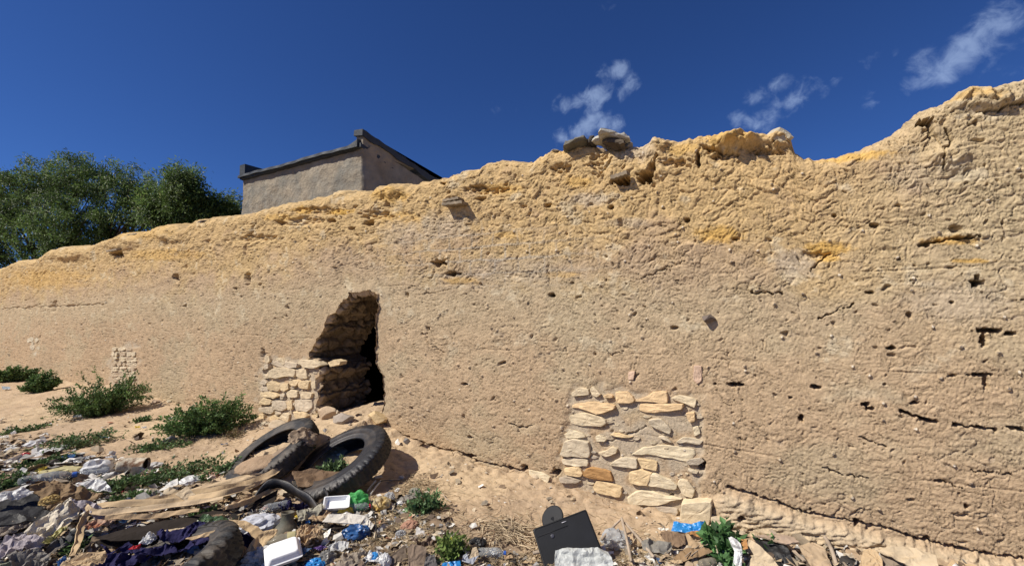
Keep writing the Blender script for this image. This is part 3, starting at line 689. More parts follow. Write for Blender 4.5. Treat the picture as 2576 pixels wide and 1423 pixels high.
def masonry():
    mb = MB(); rs = random.Random(3)
    for i, s in enumerate(S3):
        c = [(.66, .56, .385), (.63, .52, .35), (.66, .50, .29), (.58, .49, .35)][rs.randrange(4)]
        if i in (2, 3, 4, 6, 7, 9): c = (.68, .49, .28)
        if i == 26: c = (.42, .24, .10)
        if i in (23, 27, 33): c = (.44, .37, .28)
        if i in (38, 39): c = (.56, .40, .29)
        dep = .036 + rs.random() * .022
        if i in (35, 36, 37): dep = .11
        if i >= 38: dep = .032
        stone_mesh(mb, conv(s, 1200), dep - .025, 100 + i, c)
    for i in range(80):
        px, py = rs.uniform(1425, 1762), rs.uniform(985, 1265); r = rs.uniform(3, 7)
        if not in_poly(np.array([px]), np.array([py]), PATCH3)[0]: continue
        poly = [(px + r * rs.uniform(.8, 1.9) * math.cos(a), py + r * rs.uniform(.4, .8) * math.sin(a)) for a in np.linspace(0, 6.28, 7)[:-1]]
        a = wall_xz([p[0] for p in poly], [p[1] for p in poly]); stone_mesh(mb, list(zip(a[0], a[1])), rs.uniform(-.002, .014), 1500 + i, rs.choice([(.47, .39, .28), (.42, .36, .28), (.54, .45, .31)]))
    mb.obj('stone_masonry', M_stone, WALL)
    mb = MB()
    for i, s in enumerate(S2):
        c = [(.60, .49, .33), (.62, .48, .29), (.54, .45, .33)][rs.randrange(3)]
        stone_mesh(mb, conv(s, 568), .012 + rs.random() * .03, 300 + i, c)
    # small chinking stones between the large ones
    for i in range(60):
        px, py = rs.uniform(660, 797), rs.uniform(900, 1055); r = rs.uniform(2.5, 5)
        poly = [(px + r * rs.uniform(.7, 1.5) * math.cos(a), py + r * .7 * math.sin(a)) for a in np.linspace(0, 6.28, 7)[:-1]]
        a = wall_xz([p[0] for p in poly], [p[1] for p in poly]); stone_mesh(mb, list(zip(a[0], a[1])), rs.uniform(0, .02), 500 + i, (.47, .39, .28))
    mb.obj('stone_masonry', M_stone, WALL)
    mb = MB(); y = 872; i = 0
    while y < 985:
        h = rs.uniform(6, 16) if y < 925 else rs.uniform(5, 9); x = 281 + rs.uniform(-3, 3)
        while x < 340:
            w = rs.uniform(9, 22) if y < 925 else rs.uniform(12, 28); w = min(w, 345 - x)
            if w > 5 and rs.random() < .9:
                poly = [(x + w * (.5 + .46 * math.cos(a) * rs.uniform(.8, 1.1)), y + h * (.5 + .46 * math.sin(a) * rs.uniform(.8, 1.1))) for a in np.linspace(.4, 6.68, 7)[:-1]]
                a = wall_xz([p[0] for p in poly], [p[1] for p in poly]); stone_mesh(mb, list(zip(a[0], a[1])), rs.uniform(-.004, .022), 700 + i, rs.choice([(.52, .44, .31), (.57, .48, .34), (.45, .36, .25)])); i += 1
            x += w
        y += h
    mb.obj('stone_masonry', M_stone, WALL)
    mb = MB(); i = 0
    for _ in range(11):
        px, py = rs.gauss(90, 14), rs.uniform(850, 905); r = rs.uniform(3, 6)
        poly = [(px + r * math.cos(a) * rs.uniform(.7, 1.2), py + r * math.sin(a)) for a in np.linspace(0, 6.28, 7)[:-1]]
        a = wall_xz([p[0] for p in poly], [p[1] for p in poly]); stone_mesh(mb, list(zip(a[0], a[1])), .006, 900 + i, (.52, .45, .33)); i += 1
    mb.obj('stone_masonry', M_stone, WALL)


masonry()


def wall_pt(px, py, out=0.0):
    x, z = wall_xz([px], [py]); return np.array([x[0], D - out, z[0]])


# timber ends and lintel bits in the wall
def plank_between(p, q, w, t, m, parent, name='plank'):
    p = np.array(p, float); q = np.array(q, float); d = q - p; L = np.linalg.norm(d); d /= L
    n = np.array([0, -1.0, 0]); n = n - d * (n @ d); n /= np.linalg.norm(n); u = np.cross(n, d)
    k = 12; V = []; F = []
    for i in range(k):
        s = i / (k - 1); c = p + d * L * s + u * .004 * math.sin(i * 2.1)
        ww = w * (1 + .03 * math.sin(i * 1.7))
        for a, b in ((-1, -1), (1, -1), (1, 1), (-1, 1)): V.append(c + u * a * t / 2 + n * b * ww / 2)
    for i in range(k - 1):
        for j in range(4): F.append((i * 4 + j, i * 4 + (j + 1) % 4, (i + 1) * 4 + (j + 1) % 4, (i + 1) * 4 + j))
    F.append((3, 2, 1, 0)); F.append(tuple((k - 1) * 4 + j for j in range(4)))
    mb = MB(); mb.add(np.array(V), F); return mb.obj(name, m, parent)


plank_between(wall_pt(1127, 509, .04), wall_pt(1166, 502, .04), .10, .025, M_oldwood, WALL)
plank_between(wall_pt(1128, 519, .05), wall_pt(1178, 513, .05), .12, .028, M_oldwood, WALL)
plank_between(wall_pt(1541, 449, .01), wall_pt(1584, 438, .04), .06, .03, M_oldwood, WALL)
plank_between(wall_pt(280, 633, .05), wall_pt(306, 628, .05), .06, .03, M_oldwood, WALL)

# dark stone set in the face
def rock(name, p, size, c, label, cat='stone', seed=0, m=None, parent=None, squash=.7, group=None):
    import bmesh
    bm = bmesh.new(); bmesh.ops.create_icosphere(bm, subdivisions=4, radius=1)
    V = np.array([v.co[:] for v in bm.verts]); F = [[v.index for v in f.verts] for f in bm.faces]; bm.free()
    rs = np.random.default_rng(seed)
    # chop with planes for a quarried shape
    for _ in range(11):
        n = rs.standard_normal(3); n /= np.linalg.norm(n); dd = rs.uniform(.55, .85)
        s = V @ n; V = V - np.clip(s - dd, 0, None)[:, None] * n
    V = V * (1 + .06 * noise3(V[:, 0] * 2, V[:, 1] * 2, V[:, 2] * 2 + seed, 1))[:, None] * 1.2
    V = V * (1 + .03 * noise3(V[:, 0] * 7, V[:, 1] * 7, V[:, 2] * 7 + seed, 2))[:, None]
    V = V * np.array(size) / 2
    V = V + np.asarray(p)
    o = mesh_np(name, V, np.array(F), m or M_stone, color=np.array(c) * (1 + .12 * noise3(V[:, 0] * 14, V[:, 1] * 14, V[:, 2] * 14, 5))[:, None], smooth=False, parent=parent)
    if parent is None: tag(o, label, cat, group)
    return o


rock('set_stone', wall_pt(1780, 800, .0), (.09, .08, .06), (.16, .13, .11), '', parent=WALL, seed=4)

# ------------------------------------------------------------------ dark room behind the opening
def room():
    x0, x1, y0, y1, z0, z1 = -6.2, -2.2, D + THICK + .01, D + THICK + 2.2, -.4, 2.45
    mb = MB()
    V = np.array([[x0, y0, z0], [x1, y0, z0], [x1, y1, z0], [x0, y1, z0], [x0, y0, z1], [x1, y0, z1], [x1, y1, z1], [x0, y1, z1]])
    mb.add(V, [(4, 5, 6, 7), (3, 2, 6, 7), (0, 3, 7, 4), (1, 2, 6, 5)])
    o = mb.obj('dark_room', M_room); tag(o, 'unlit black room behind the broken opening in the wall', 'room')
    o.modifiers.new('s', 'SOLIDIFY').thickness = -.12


room()

# ------------------------------------------------------------------ ground
def build_ground():
    def dens(a, b, n): return np.linspace(a, b, n)
    xs = np.concatenate([-np.geomspace(900, 26, 40), -np.geomspace(25.6, 6, 300), np.arange(-5.98, 2.6, .013), np.geomspace(2.7, 900, 40)])
    ys = np.concatenate([-np.geomspace(900, 1.5, 30), np.arange(-1.4, .8, .05), np.arange(.82, D + .12, .013), np.arange(D + .15, D + 1.2, .05), np.geomspace(D + 1.3, 1500, 50)])
    X, Y = np.meshgrid(xs, ys); Z = ground(X, Y)
    near = np.exp(-((np.abs(X + 6) / 18) ** 4)) * np.exp(-((np.abs(Y - 2) / 4) ** 4))
    f1, f2, cid = voro2(X * 22, Y * 22, 201)
    peb = (1 - sm(f1, .1, .26)) * (cid < .12)
    cr = (1 - sm(D - Y, 0, .5))
    Z = Z + near * (.006 * noise2(X * 25, Y * 25, 202) + .004 * noise2(X * 60, Y * 60, 203) + .008 * peb + cr * .02 * noise2(X * 14, Y * 14, 207))
    n1 = fbm2(X * .8, Y * .8, 4, 204); n2 = fbm2(X * 5, Y * 5, 4, 205)
    C = np.tile(np.array([.45, .335, .22]), (*X.shape, 1))
    C = mixc(C, (.51, .39, .25), sm(n1 + .3 * n2, -.1, .4) * .7)
    C = mixc(C, (.36, .27, .185), sm(-n1 + .5 * n2, .1, .5) * .6)
    # soil under the rubbish is darker, mixed with rotted matter
    PX, PY = project(X, Y, Z); infr = (X @ np.zeros(1) if False else 1)
    q = np.stack([X, Y - 0, Z - CAM[2]], -1) @ FWD
    edge = np.interp(PX, [0, 200, 600, 950, 1150, 1350, 1600, 1850, 2576], [1110, 1150, 1230, 1250, 1310, 1380, 1370, 1370, 1440])
    rub = np.where(q > .3, sm(PY - edge + 60 * n2, -20, 60), 1) * (Y < D) 
    C = mixc(C, (.24, .185, .135), rub * .75)
    C *= (1 + .12 * n2 + .2 * peb * (cid * 8 - .4))[..., None]
    R, K = X.shape; ii = np.arange(R * K).reshape(R, K)
    F = np.stack([ii[:-1, :-1], ii[:-1, 1:], ii[1:, 1:], ii[1:, :-1]], -1).reshape(-1, 4)
    o = mesh_np('ground', np.stack([X, Y, Z], -1).reshape(-1, 3), F, M_ground, color=np.clip(C.reshape(-1, 3), .01, .9), origin=(0, 0, 0))
    o['kind'] = 'structure'


build_ground()

# ------------------------------------------------------------------ building behind
def building():
    b = empty('flat_roofed_building', (-11.8, 8, 0), 'small grey-plastered building with dark roof flashing rising behind the wall', 'building')
    def plane_pt(px, py, y):
        d = ray(px, py); t = y / d[1]; return CAM + d * t
    yf = 8.0
    c = plane_pt(915, 372, yf); l = plane_pt(612, 452, yf)
    x1, x0 = c[0], l[0]; yb = 12.2
    zr, zl = c[2], l[2]
    ztp = plane_pt(912, 331, yf)[2]
    # body with rounded worn corner
    n = 60; zs = np.linspace(-.3, 1, 40)
    pts = []
    for i in range(n): t = i / (n - 1); pts.append((x0 + (x1 - .12 - x0) * t, yf, zl + (zr - zl) * t))
    for a in np.linspace(0, math.pi / 2, 8)[1:]: pts.append((x1 - .12 + .12 * math.sin(a), yf + .12 - .12 * math.cos(a), zr + .0))
    for i in range(1, 40): t = i / 39; pts.append((x1, yf + .12 + (yb - yf - .12) * t, zr + .15 - .72 * t))
    for i in range(1, 10): t = i / 9; pts.append((x1 + (x0 - x1) * t, yb, zr - .9))
    for i in range(1, 10): t = i / 9; pts.append((x0, yb + (yf - yb) * t, zl - .5 + .5 * t))
    P = np.array(pts); m = len(P)
    k = 50; hs = np.linspace(0, 1, k)
    X = np.repeat(P[None, :, 0], k, 0); Y = np.repeat(P[None, :, 1], k, 0); Z = -.3 + (P[None, :, 2] + .3) * hs[:, None]
    s = np.arange(m)[None, :] * .1
    disp = .05 * fbm2(X * .8 + Y, Z * 1.4, 4, 301) + .02 * noise2(X * 6 + Y * 6, Z * 6, 302)
    Y = Y - disp * ((P[:, 1] < yf + .13)[None, :]); X = X + disp * ((P[:, 0] > x1 - .1)[None, :])
    ii = np.arange(k * m).reshape(k, m); F = np.stack([ii[:-1, :-1], ii[:-1, 1:], ii[1:, 1:], ii[1:, :-1]], -1).reshape(-1, 4)
    mesh_np('wall', np.stack([X, Y, Z], -1).reshape(-1, 3), F, M_plaster, parent=b)
    # roof slab
    mb = MB()
    V = np.array([[x0 - .02, yf - .10, zl - .02], [x1, yf - .10, zr], [x1 - .05, yb, zr - .9], [x0, yb, zl - .5]])
    V2 = V + [0, 0, .11]; mb.add(np.concatenate([V, V2]), [(0, 1, 2, 3), (4, 7, 6, 5), (0, 4, 5, 1), (1, 5, 6, 2), (2, 6, 7, 3), (3, 7, 4, 0)])
    mb.obj('roof', M_tin, b)
    # front flashing: wavy strip
    n = 50; V = []; F = []
    for i in range(n):
        t = i / (n - 1); x = x0 - .06 + (x1 - .03 - x0) * t; z = zl + .05 + (zr - zl) * t + .006 * math.sin(i * .9) + .014 * math.sin(i * .23); z2 = .16 + .12 * max(0, t - .93) / .07
        V += [(x, yf - .16 + .01 * math.sin(i * 1.3), z - .03), (x, yf - .15, z + .05 + (z2 - .16)), (x, yf - .02, z + .08 + (z2 - .16)), (x, yf - .02, z - .02)]
    for i in range(n - 1):
        for j in range(4): F.append((i * 4 + j, i * 4 + (j + 1) % 4, (i + 1) * 4 + (j + 1) % 4, (i + 1) * 4 + j))
    F += [(3, 2, 1, 0), tuple((n - 1) * 4 + j for j in range(4))]
    mb = MB(); mb.add(np.array(V), F); mb.obj('flashing', M_tin, b)
    # side parapet, plastered with dark coping
    mb = MB(); V, F = boxv(((x1 + x1 - .26) / 2, (yf + yb) / 2, (zr + ztp) / 2 - .02), .25, yb - yf + .05, ztp - zr); V = np.array(V); V[:, 2] -= np.where((V[:, 1] > yf + 1) & (V[:, 2] > zr + .1), .75, 0); mb.add(V, F); mb.obj('parapet', M_plaster, b)
    n = 30; V = []; F = []
    for i in range(n):
        t = i / (n - 1); y = yf - .09 + (yb - yf) * t; zz = ztp - .75 * t + .012 * math.sin(i * 1.9)
        V += [(x1 - .30, y, zz - .10), (x1 + .035, y, zz - .15 - .03 * math.sin(i * .8)), (x1 + .045, y, zz + .02), (x1 - .28, y, zz + .05)]
    for i in range(n - 1):
        for j in range(4): F.append((i * 4 + j, i * 4 + (j + 1) % 4, (i + 1) * 4 + (j + 1) % 4, (i + 1) * 4 + j))
    F += [(3, 2, 1, 0), tuple((n - 1) * 4 + j for j in range(4))]
    mb = MB(); mb.add(np.array(V), F); mb.obj('coping', M_tin, b)
    zlt = plane_pt(610, 420, yf)[2]
    mb = MB(); V, F = boxv((x0 + .10, yf + 1.9, (zl + zlt) / 2 + .02), .30, 4.0, zlt - zl); mb.add(V, F); mb.obj('coping', M_tin, b)


building()

# ------------------------------------------------------------------ trees behind
def leaves_mesh(centers, dirs, length, width, cols, rs):
    """diamond leaves, bent along the middle"""
    n = len(centers)
    d = dirs / (np.linalg.norm(dirs, axis=1, keepdims=True) + 1e-9)
    r = rs.standard_normal((n, 3)); s = np.cross(d, r); s /= np.linalg.norm(s, axis=1, keepdims=True) + 1e-9
    nn = np.cross(d, s)
    L = length[:, None]; Wd = width[:, None]
    a = centers; b = centers + d * L * .45 + s * Wd * .5 + nn * Wd * .15; c = centers + d * L; e = centers + d * L * .45 - s * Wd * .5 + nn * Wd * .15
    V = np.stack([a, b, c, e], 1).reshape(-1, 3); i = np.arange(n) * 4
    F = np.concatenate([np.stack([i, i + 1, i + 2], 1), np.stack([i, i + 2, i + 3], 1)])
    return V, F, np.repeat(cols, 4, 0)


def tree(name, label, lobes, y0, trunk_px, nclump, seed):
    rs = np.random.default_rng(seed)
    def pp(px, py, y): return CAM + ray(px, py) * y
    base = pp(trunk_px, 760, y0); base[2] = 0
    root = empty(name, base, label, 'tree', 'trees behind the wall')
    cen = []; rad = []
    for (px, py, a, b) in lobes:
        p = pp(px, py, y0 + rs.uniform(-.5, .5)); depth = (p - CAM) @ FWD; k = depth / FPX
        cen.append(p); rad.append((a * k * .92, max(a, b) * k * .7, b * k))
    cen = np.array(cen); rad = np.array(rad)
    # limbs
    mb = MB(); fork = base + [0, 0, 1.9]
    mb.add(*tube(spline([base - [0, 0, .3], base + [.05, 0, 1.0], fork], 8), np.linspace(.26, .18, 8), 10))
    tips = []
    for c, r in zip(cen, rad):
        mid = (fork + c) / 2 + rs.standard_normal(3) * .2 - [0, 0, .2]
        mb.add(*tube(spline([fork, mid, c + [0, 0, r[2] * .4]], 10), np.linspace(.12, .02, 10), 7))
        for _ in range(9):
            t = rs.standard_normal(3); t /= np.linalg.norm(t); e = c + t * r * .85
            s0 = fork + (c - fork) * rs.uniform(.5, 1); mb.add(*tube(spline([s0, (s0 + e) / 2 + rs.standard_normal(3) * .12, e], 6), np.linspace(.035, .007, 6), 4)); tips.append(e)
    mb.obj('trunk', M_bark, root, smooth=True)
    C, Dn, CO = [], [], []
    vol = np.prod(rad, axis=1); vol /= vol.sum()
    for _ in range(nclump):
        i = rs.choice(len(cen), p=vol); t = rs.standard_normal(3); t /= np.linalg.norm(t)
        rr = rs.uniform(.25, 1.0) ** .45 * (1 + .27 * rs.standard_normal())
        p = cen[i] + t * rad[i] * rr
        k = rs.integers(45, 95); twig = np.array([.55, rs.uniform(-.3, .3), rs.uniform(-.75, -.1)]) + rs.standard_normal(3) * .35; twig /= np.linalg.norm(twig)
        L = rs.uniform(.25, .6)
        q = p + twig * (rs.random(k) * L)[:, None] + rs.standard_normal((k, 3)) * .12
        base_c = np.array([.098, .160, .046]) * rs.uniform(.55, 1.5) + np.array([.012, .010, 0]) * rs.random()
        C.append(q); Dn.append(twig + rs.standard_normal((k, 3)) * .55); CO.append(np.clip(base_c * (1 + .25 * rs.standard_normal((k, 1))), .008, .25))
    C = np.concatenate(C); Dn = np.concatenate(Dn); CO = np.concatenate(CO); n = len(C)
    V, F, cc = leaves_mesh(C, Dn, rs.uniform(.09, .19, n), rs.uniform(.028, .055, n), CO, rs)
    mesh_np('crown', V, F, M_leaf, color=cc, smooth=False, parent=root)


tree('leafy_tree', 'large spreading dark green tree behind the low end of the mud wall',
     [(70, 480, 110, 55), (200, 450, 120, 60), (310, 470, 80, 55), (30, 560, 70, 45), (180, 560, 150, 75), (340, 530, 75, 75), (392, 540, 45, 45), (385, 490, 30, 25), (412, 475, 34, 32), (-70, 520, 130, 90), (0, 640, 60, 30), (120, 640, 90, 50), (-90, 640, 120, 60), (270, 610, 80, 40)],
     20.0, 150, 1350, 5)
tree('leafy_tree', 'smaller thin-crowned tree between the big tree and the grey building',
     [(405, 520, 45, 50), (455, 460, 46, 40), (480, 515, 62, 40), (555, 520, 38, 32), (440, 545, 40, 40), (520, 560, 70, 35), (590, 545, 22, 18)],
     15.6, 438, 520, 9)

# ------------------------------------------------------------------ builders for the rubbish
def tyre_mesh(R=.50, wdt=.26, bead=.27, lugs=40, depth=.012, deep_side=False, nseg=440, sag=0.0, seed=1):
    """axis along local z"""
    prof = []
    hw = wdt / 2
    # from inner bead (top) over the tread to the bottom bead, and back inside
    outer = [(bead, hw * .80), (bead + .012, hw * .90), (bead + .03, hw * .86), (bead + .05, hw * .95), (bead + .056, hw * .985), (bead + .064, hw * .95), (R * .80, hw * 1.03), (R * .81, hw * 1.055), (R * .825, hw * 1.03), (R * .90, hw * 1.0), (R * .955, hw * .90), (R * .985, hw * .78), (R, hw * .6), (R * 1.004, hw * .4), (R * 1.005, hw * .2), (R * 1.006, 0)]
    full = outer + [(r, -z) for r, z in outer[-2::-1]]
    inner = [(bead + .005, -hw * .70), (bead + .05, -hw * .80), (R * .80, -hw * .86), (R * .92, -hw * .7), (R * .95, 0), (R * .92, hw * .7), (R * .80, hw * .86), (bead + .05, hw * .80), (bead + .005, hw * .70)]
    prof = np.array(full + inner); m = len(prof); no = len(full)
    V = np.zeros((nseg, m, 3)); rs = np.random.default_rng(seed)
    for i in range(nseg):
        a = 2 * math.pi * i / nseg
        r = prof[:, 0].copy(); z = prof[:, 1].copy()
        for j in range(no):
            rr = r[j] / R
            if rr > .94:
                zig = .5 * math.sin(abs(z[j]) / hw * 5)
                ph = (a * lugs / (2 * math.pi) + zig) % 1
                g = 1.0 if ph < .26 else 0.0
                if abs(abs(z[j]) / hw - .4) < .06 or abs(z[j]) < .005: g = max(g, .8)
                r[j] -= depth * g
        if deep_side:
            for j in range(no):
                if .82 < r[j] / R < .96: z[j] *= 1 + .06 * (1 if (a * lugs / (2 * math.pi)) % 1 < .55 else -1)
        wob = 1 + .008 * math.sin(3 * a + seed)
        V[i, :, 0] = r * math.cos(a) * wob; V[i, :, 1] = r * math.sin(a) * wob; V[i, :, 2] = z * (1 - .1 * sag * math.sin(a)) 
    ii = np.arange(nseg * m).reshape(nseg, m); nx = np.roll(ii, -1, 0); 
    F = np.stack([ii, nx, np.roll(nx, -1, 1), np.roll(ii, -1, 1)], -1).reshape(-1, 4)
    return V.reshape(-1, 3), F


def cam_frame(p):
    v = CAM - p; v /= np.linalg.norm(v); r = np.cross([0, 0, 1.0], v); r /= np.linalg.norm(r); u = np.cross(v, r)
    return r, u, v      # right, up, toward viewer


def place_tyre(px, py, rot_deg, ratio, R, m, label, lift=.12, **k):
    p = hit(px, py, lift)
    r, u, v = cam_frame(p); k1 = math.sqrt(1 - ratio * ratio); a = math.radians(rot_deg)
    n = v * ratio + k1 * (u * math.cos(a) - r * math.sin(a)); n /= np.linalg.norm(n)
    x = np.cross(n, [0, 0, 1.0]); x /= np.linalg.norm(x); y = np.cross(n, x)
    V, F = tyre_mesh(R=R, **k)
    Wd = V @ np.stack([x, y, n])
    o = mesh_np('tyre', Wd + p, F, m, smooth=True)
    o.data.polygons.foreach_set('use_smooth', np.ones(len(o.data.polygons), bool))
    tag(o, label, 'tyre', 'old tyres in the rubbish')
    return o, p, n


def fit_plane(px, py, tilt, lift):
    p0 = hit(px, py, lift)
    t = CAM - p0; t[2] = 0; t /= np.linalg.norm(t)
    n = np.array([0, 0, 1.0]) * math.cos(math.radians(tilt)) + t * math.sin(math.radians(tilt))
    return p0, n


def sheet(name, label, cat, outline, m, tilt=0, lift=.02, amp=.02, fs=3.6, thick=.004, anchor=None, rag=.03, curl=0.0, folds=None, res=26,
          smooth=False, parent=None, group=None, bulge=0.0, seed=None, lean=0.0):
    """a crumpled sheet (paper, card, film, cloth): outline in points of the photograph, laid on a real plane at its own place"""
    seed = seed if seed is not None else abs(hash(label)) % 1000 if False else sum(map(ord, label or name)) % 997
    rs = np.random.default_rng(seed)
    O = np.array(outline, float)
    if anchor is None:
        j = O[:, 1].argmax(); anchor = (O[:, 0].mean(), O[:, 1].max() - .12 * np.ptp(O[:, 1])) if tilt > 5 else (O[:, 0].mean(), O[:, 1].mean())
    p0, n = fit_plane(anchor[0], anchor[1], tilt, lift)
    if lean:
        r, u, v = cam_frame(p0); n = n + r * math.tan(math.radians(lean)); n /= np.linalg.norm(n)
    pts = []
    for (x, y) in O:
        d = ray(x, y); t = ((p0 - CAM) @ n) / (d @ n); pts.append(CAM + d * t)
    pts = np.array(pts)
    a = np.cross(n, [0, 1.0, 0]); a /= np.linalg.norm(a); b = np.cross(n, a)
    U = np.stack([(pts - p0) @ a, (pts - p0) @ b], 1)
    size = np.ptp(U, axis=0).max(); step = size / res
    # densified ragged outline
    B = []
    for i in range(len(U)):
        q, w = U[i], U[(i + 1) % len(U)]; L = np.hypot(*(w - q)); k = max(1, int(L / (step * .9)))
        for j in range(k):
            t = j / k; B.append(q + (w - q) * t + (rs.standard_normal(2) * rag * step * 2 if j else 0))
    B = np.array(B); nb = len(B)
    gx = np.arange(U[:, 0].min(), U[:, 0].max(), step); gy = np.arange(U[:, 1].min(), U[:, 1].max(), step)
    G = np.array([(x + rs.uniform(-.3, .3) * step, y + rs.uniform(-.3, .3) * step) for x in gx for y in gy])
    if len(G):
        ins = in_poly(G[:, 0], G[:, 1], B.tolist()); G = G[ins]
        if len(G):
            dd = np.min(np.hypot(G[:, None, 0] - B[None, :, 0], G[:, None, 1] - B[None, :, 1]), 1); G = G[dd > step * .45]
    P = np.concatenate([B, G]) if len(G) else B
    vs, es, fs_, _, _, _ = delaunay_2d_cdt([Vector(p) for p in P], [(i, (i + 1) % nb) for i in range(nb)], [], 1, 1e-7)
    Q = np.array([v[:] for v in vs]); k = fs / max(size, .02)
    # creases: folded ridged noise
    ang = rs.uniform(0, 3.14); o1 = rs.uniform(0, 50, 2)
    x = Q[:, 0] * k + o1[0]; y = Q[:, 1] * k + o1[1]
    x2 = x + .7 * noise2(x * .8, y * .8, 5); y2 = y + .7 * noise2(x * .8, y * .8, 6)
    h = (.55 - np.abs(noise2(x2 * .6, y2 * .6, 7)) * 2.4) + .42 * (.4 - np.abs(noise2(x2 * 1.5, y2 * 1.5, 8)) * 1.8) + .12 * noise2(x * 3, y * 3, 9)
    z = amp * h
    if folds:      # (angle, waves across, height)
        fa, fn, fh = folds; ev, em = np.linalg.eigh(np.cov((Q - Q.mean(0)).T)); t = (Q - Q.mean(0)) @ em[:, 0] / (np.ptp((Q - Q.mean(0)) @ em[:, 0]) + 1e-6) + .5 + .15 * ((Q - Q.mean(0)) @ em[:, 1]) / size
        t = t + .10 * noise2(x * .4, y * .4, 21); w = (t * fn) % 1; z = z + fh * (1 - np.abs(w * 2 - 1)) * (.7 + .6 * noise2(x * .3, y * .3, 22))
    db = np.min(np.hypot(Q[:, None, 0] - B[None, :, 0], Q[:, None, 1] - B[None, :, 1]), 1) / size
    z = z + bulge * sm(db, 0, .28) + curl * (1 - sm(db, 0, .12))
    V = p0 + Q[:, 0:1] * a + Q[:, 1:2] * b + z[:, None] * n
    if tilt < 5:    # lies on the ground: follow it
        g = ground(V[:, 0], V[:, 1]) + lift * .6; base = p0[2]
        V[:, 2] = np.maximum(V[:, 2] * .5 + .5 * (g + z), ground(V[:, 0], V[:, 1]) + .004)
    o = mesh_np(name, V, [tuple(f) for f in fs_], m, smooth=smooth, parent=parent)
    s = o.modifiers.new('thickness', 'SOLIDIFY'); s.thickness = thick; s.offset = 0
    if parent is None: tag(o, label, cat, group)
    return o


def blob(name, label, cat, px, py, w, h, m, amp=.35, fs=2.2, flat=.8, depthf=.8, rot=0, seed=None, subd=4, parent=None, smooth=False, group=None, lift=0.0, sharp=1.0):
    """a crumpled bag or wad: centre, width and height as it shows; rests on the ground"""
    import bmesh
    seed = seed if seed is not None else sum(map(ord, label)) % 997
    p = hit(px, py + h * .42, lift); depth = (p - CAM) @ FWD; k = depth / FPX
    bm = bmesh.new(); bmesh.ops.create_icosphere(bm, subdivisions=subd, radius=1)
    V = np.array([v.co[:] for v in bm.verts]); F = np.array([[v.index for v in f.verts] for f in bm.faces]); bm.free()
    q = V * fs + seed * 1.7
    wq = q + .6 * np.stack([noise3(q[:, 0], q[:, 1], q[:, 2], 1), noise3(q[:, 0], q[:, 1], q[:, 2], 2), noise3(q[:, 0], q[:, 1], q[:, 2], 3)], 1)
    r = 1 + amp * ((.35 - np.abs(noise3(wq[:, 0], wq[:, 1], wq[:, 2], 4)) * 2.0) + .35 * (.3 - np.abs(noise3(wq[:, 0] * 2.1, wq[:, 1] * 2.1, wq[:, 2] * 2.1, 5)) * 1.8) + .35 * noise3(q[:, 0] * .5, q[:, 1] * .5, q[:, 2] * .5, 6))
    r += .05 * amp * noise3(wq[:, 0] * 6, wq[:, 1] * 6, wq[:, 2] * 6, 8)
    V = V * r[:, None]
    rr, uu, vv = cam_frame(p); up = np.array([0, 0, 1.0]); bk = np.cross(up, rr); bk /= np.linalg.norm(bk)
    el = math.asin(max(.15, min(.8, vv[2])))
    H_ = h * k; hz = max(H_ * .45, (H_ - w * k * depthf * math.sin(el) * .5) / math.cos(el)) 
    S = np.stack([V[:, 0] * w * k / 2, V[:, 1] * w * k * depthf / 2, np.where(V[:, 2] < 0, V[:, 2] * .35, V[:, 2]) * hz / 1.35], 1)
    c, s = math.cos(math.radians(rot)), math.sin(math.radians(rot))
    X = S[:, 0] * c - S[:, 2] * s * .0; Z = S[:, 2] + S[:, 0] * math.tan(math.radians(rot)) * .6
    Wd = X[:, None] * rr + S[:, 1:2] * bk + Z[:, None] * up
    Wd = Wd + p; Wd[:, 2] = np.maximum(Wd[:, 2] + hz * .18, ground(Wd[:, 0], Wd[:, 1]) - .004)
    o = mesh_np(name, Wd, F, m, smooth=smooth, parent=parent)
    if parent is None: tag(o, label, cat, group)
    return o


def lathe(prof, k=28):
    V = []; F = []; n = len(prof)
    for (r, z) in prof:
        for j in range(k): a = 2 * math.pi * j / k; V.append((r * math.cos(a), r * math.sin(a), z))
    for i in range(n - 1):
        for j in range(k): F.append((i * k + j, i * k + (j + 1) % k, (i + 1) * k + (j + 1) % k, (i + 1) * k + j))
    return np.array(V), F


def lying_frame(p, ang, pitch=0):
    """local z runs along the ground at `ang` degrees from the picture's right"""
    rr, uu, vv = cam_frame(p); up = np.array([0, 0, 1.0]); bk = np.cross(up, rr)
    a = math.radians(ang); ax = rr * math.cos(a) + bk * math.sin(a); ax = ax * math.cos(math.radians(pitch)) + up * math.sin(math.radians(pitch))
    s = np.cross(up, ax); s /= np.linalg.norm(s); t = np.cross(ax, s)
    return np.stack([s, t, ax])


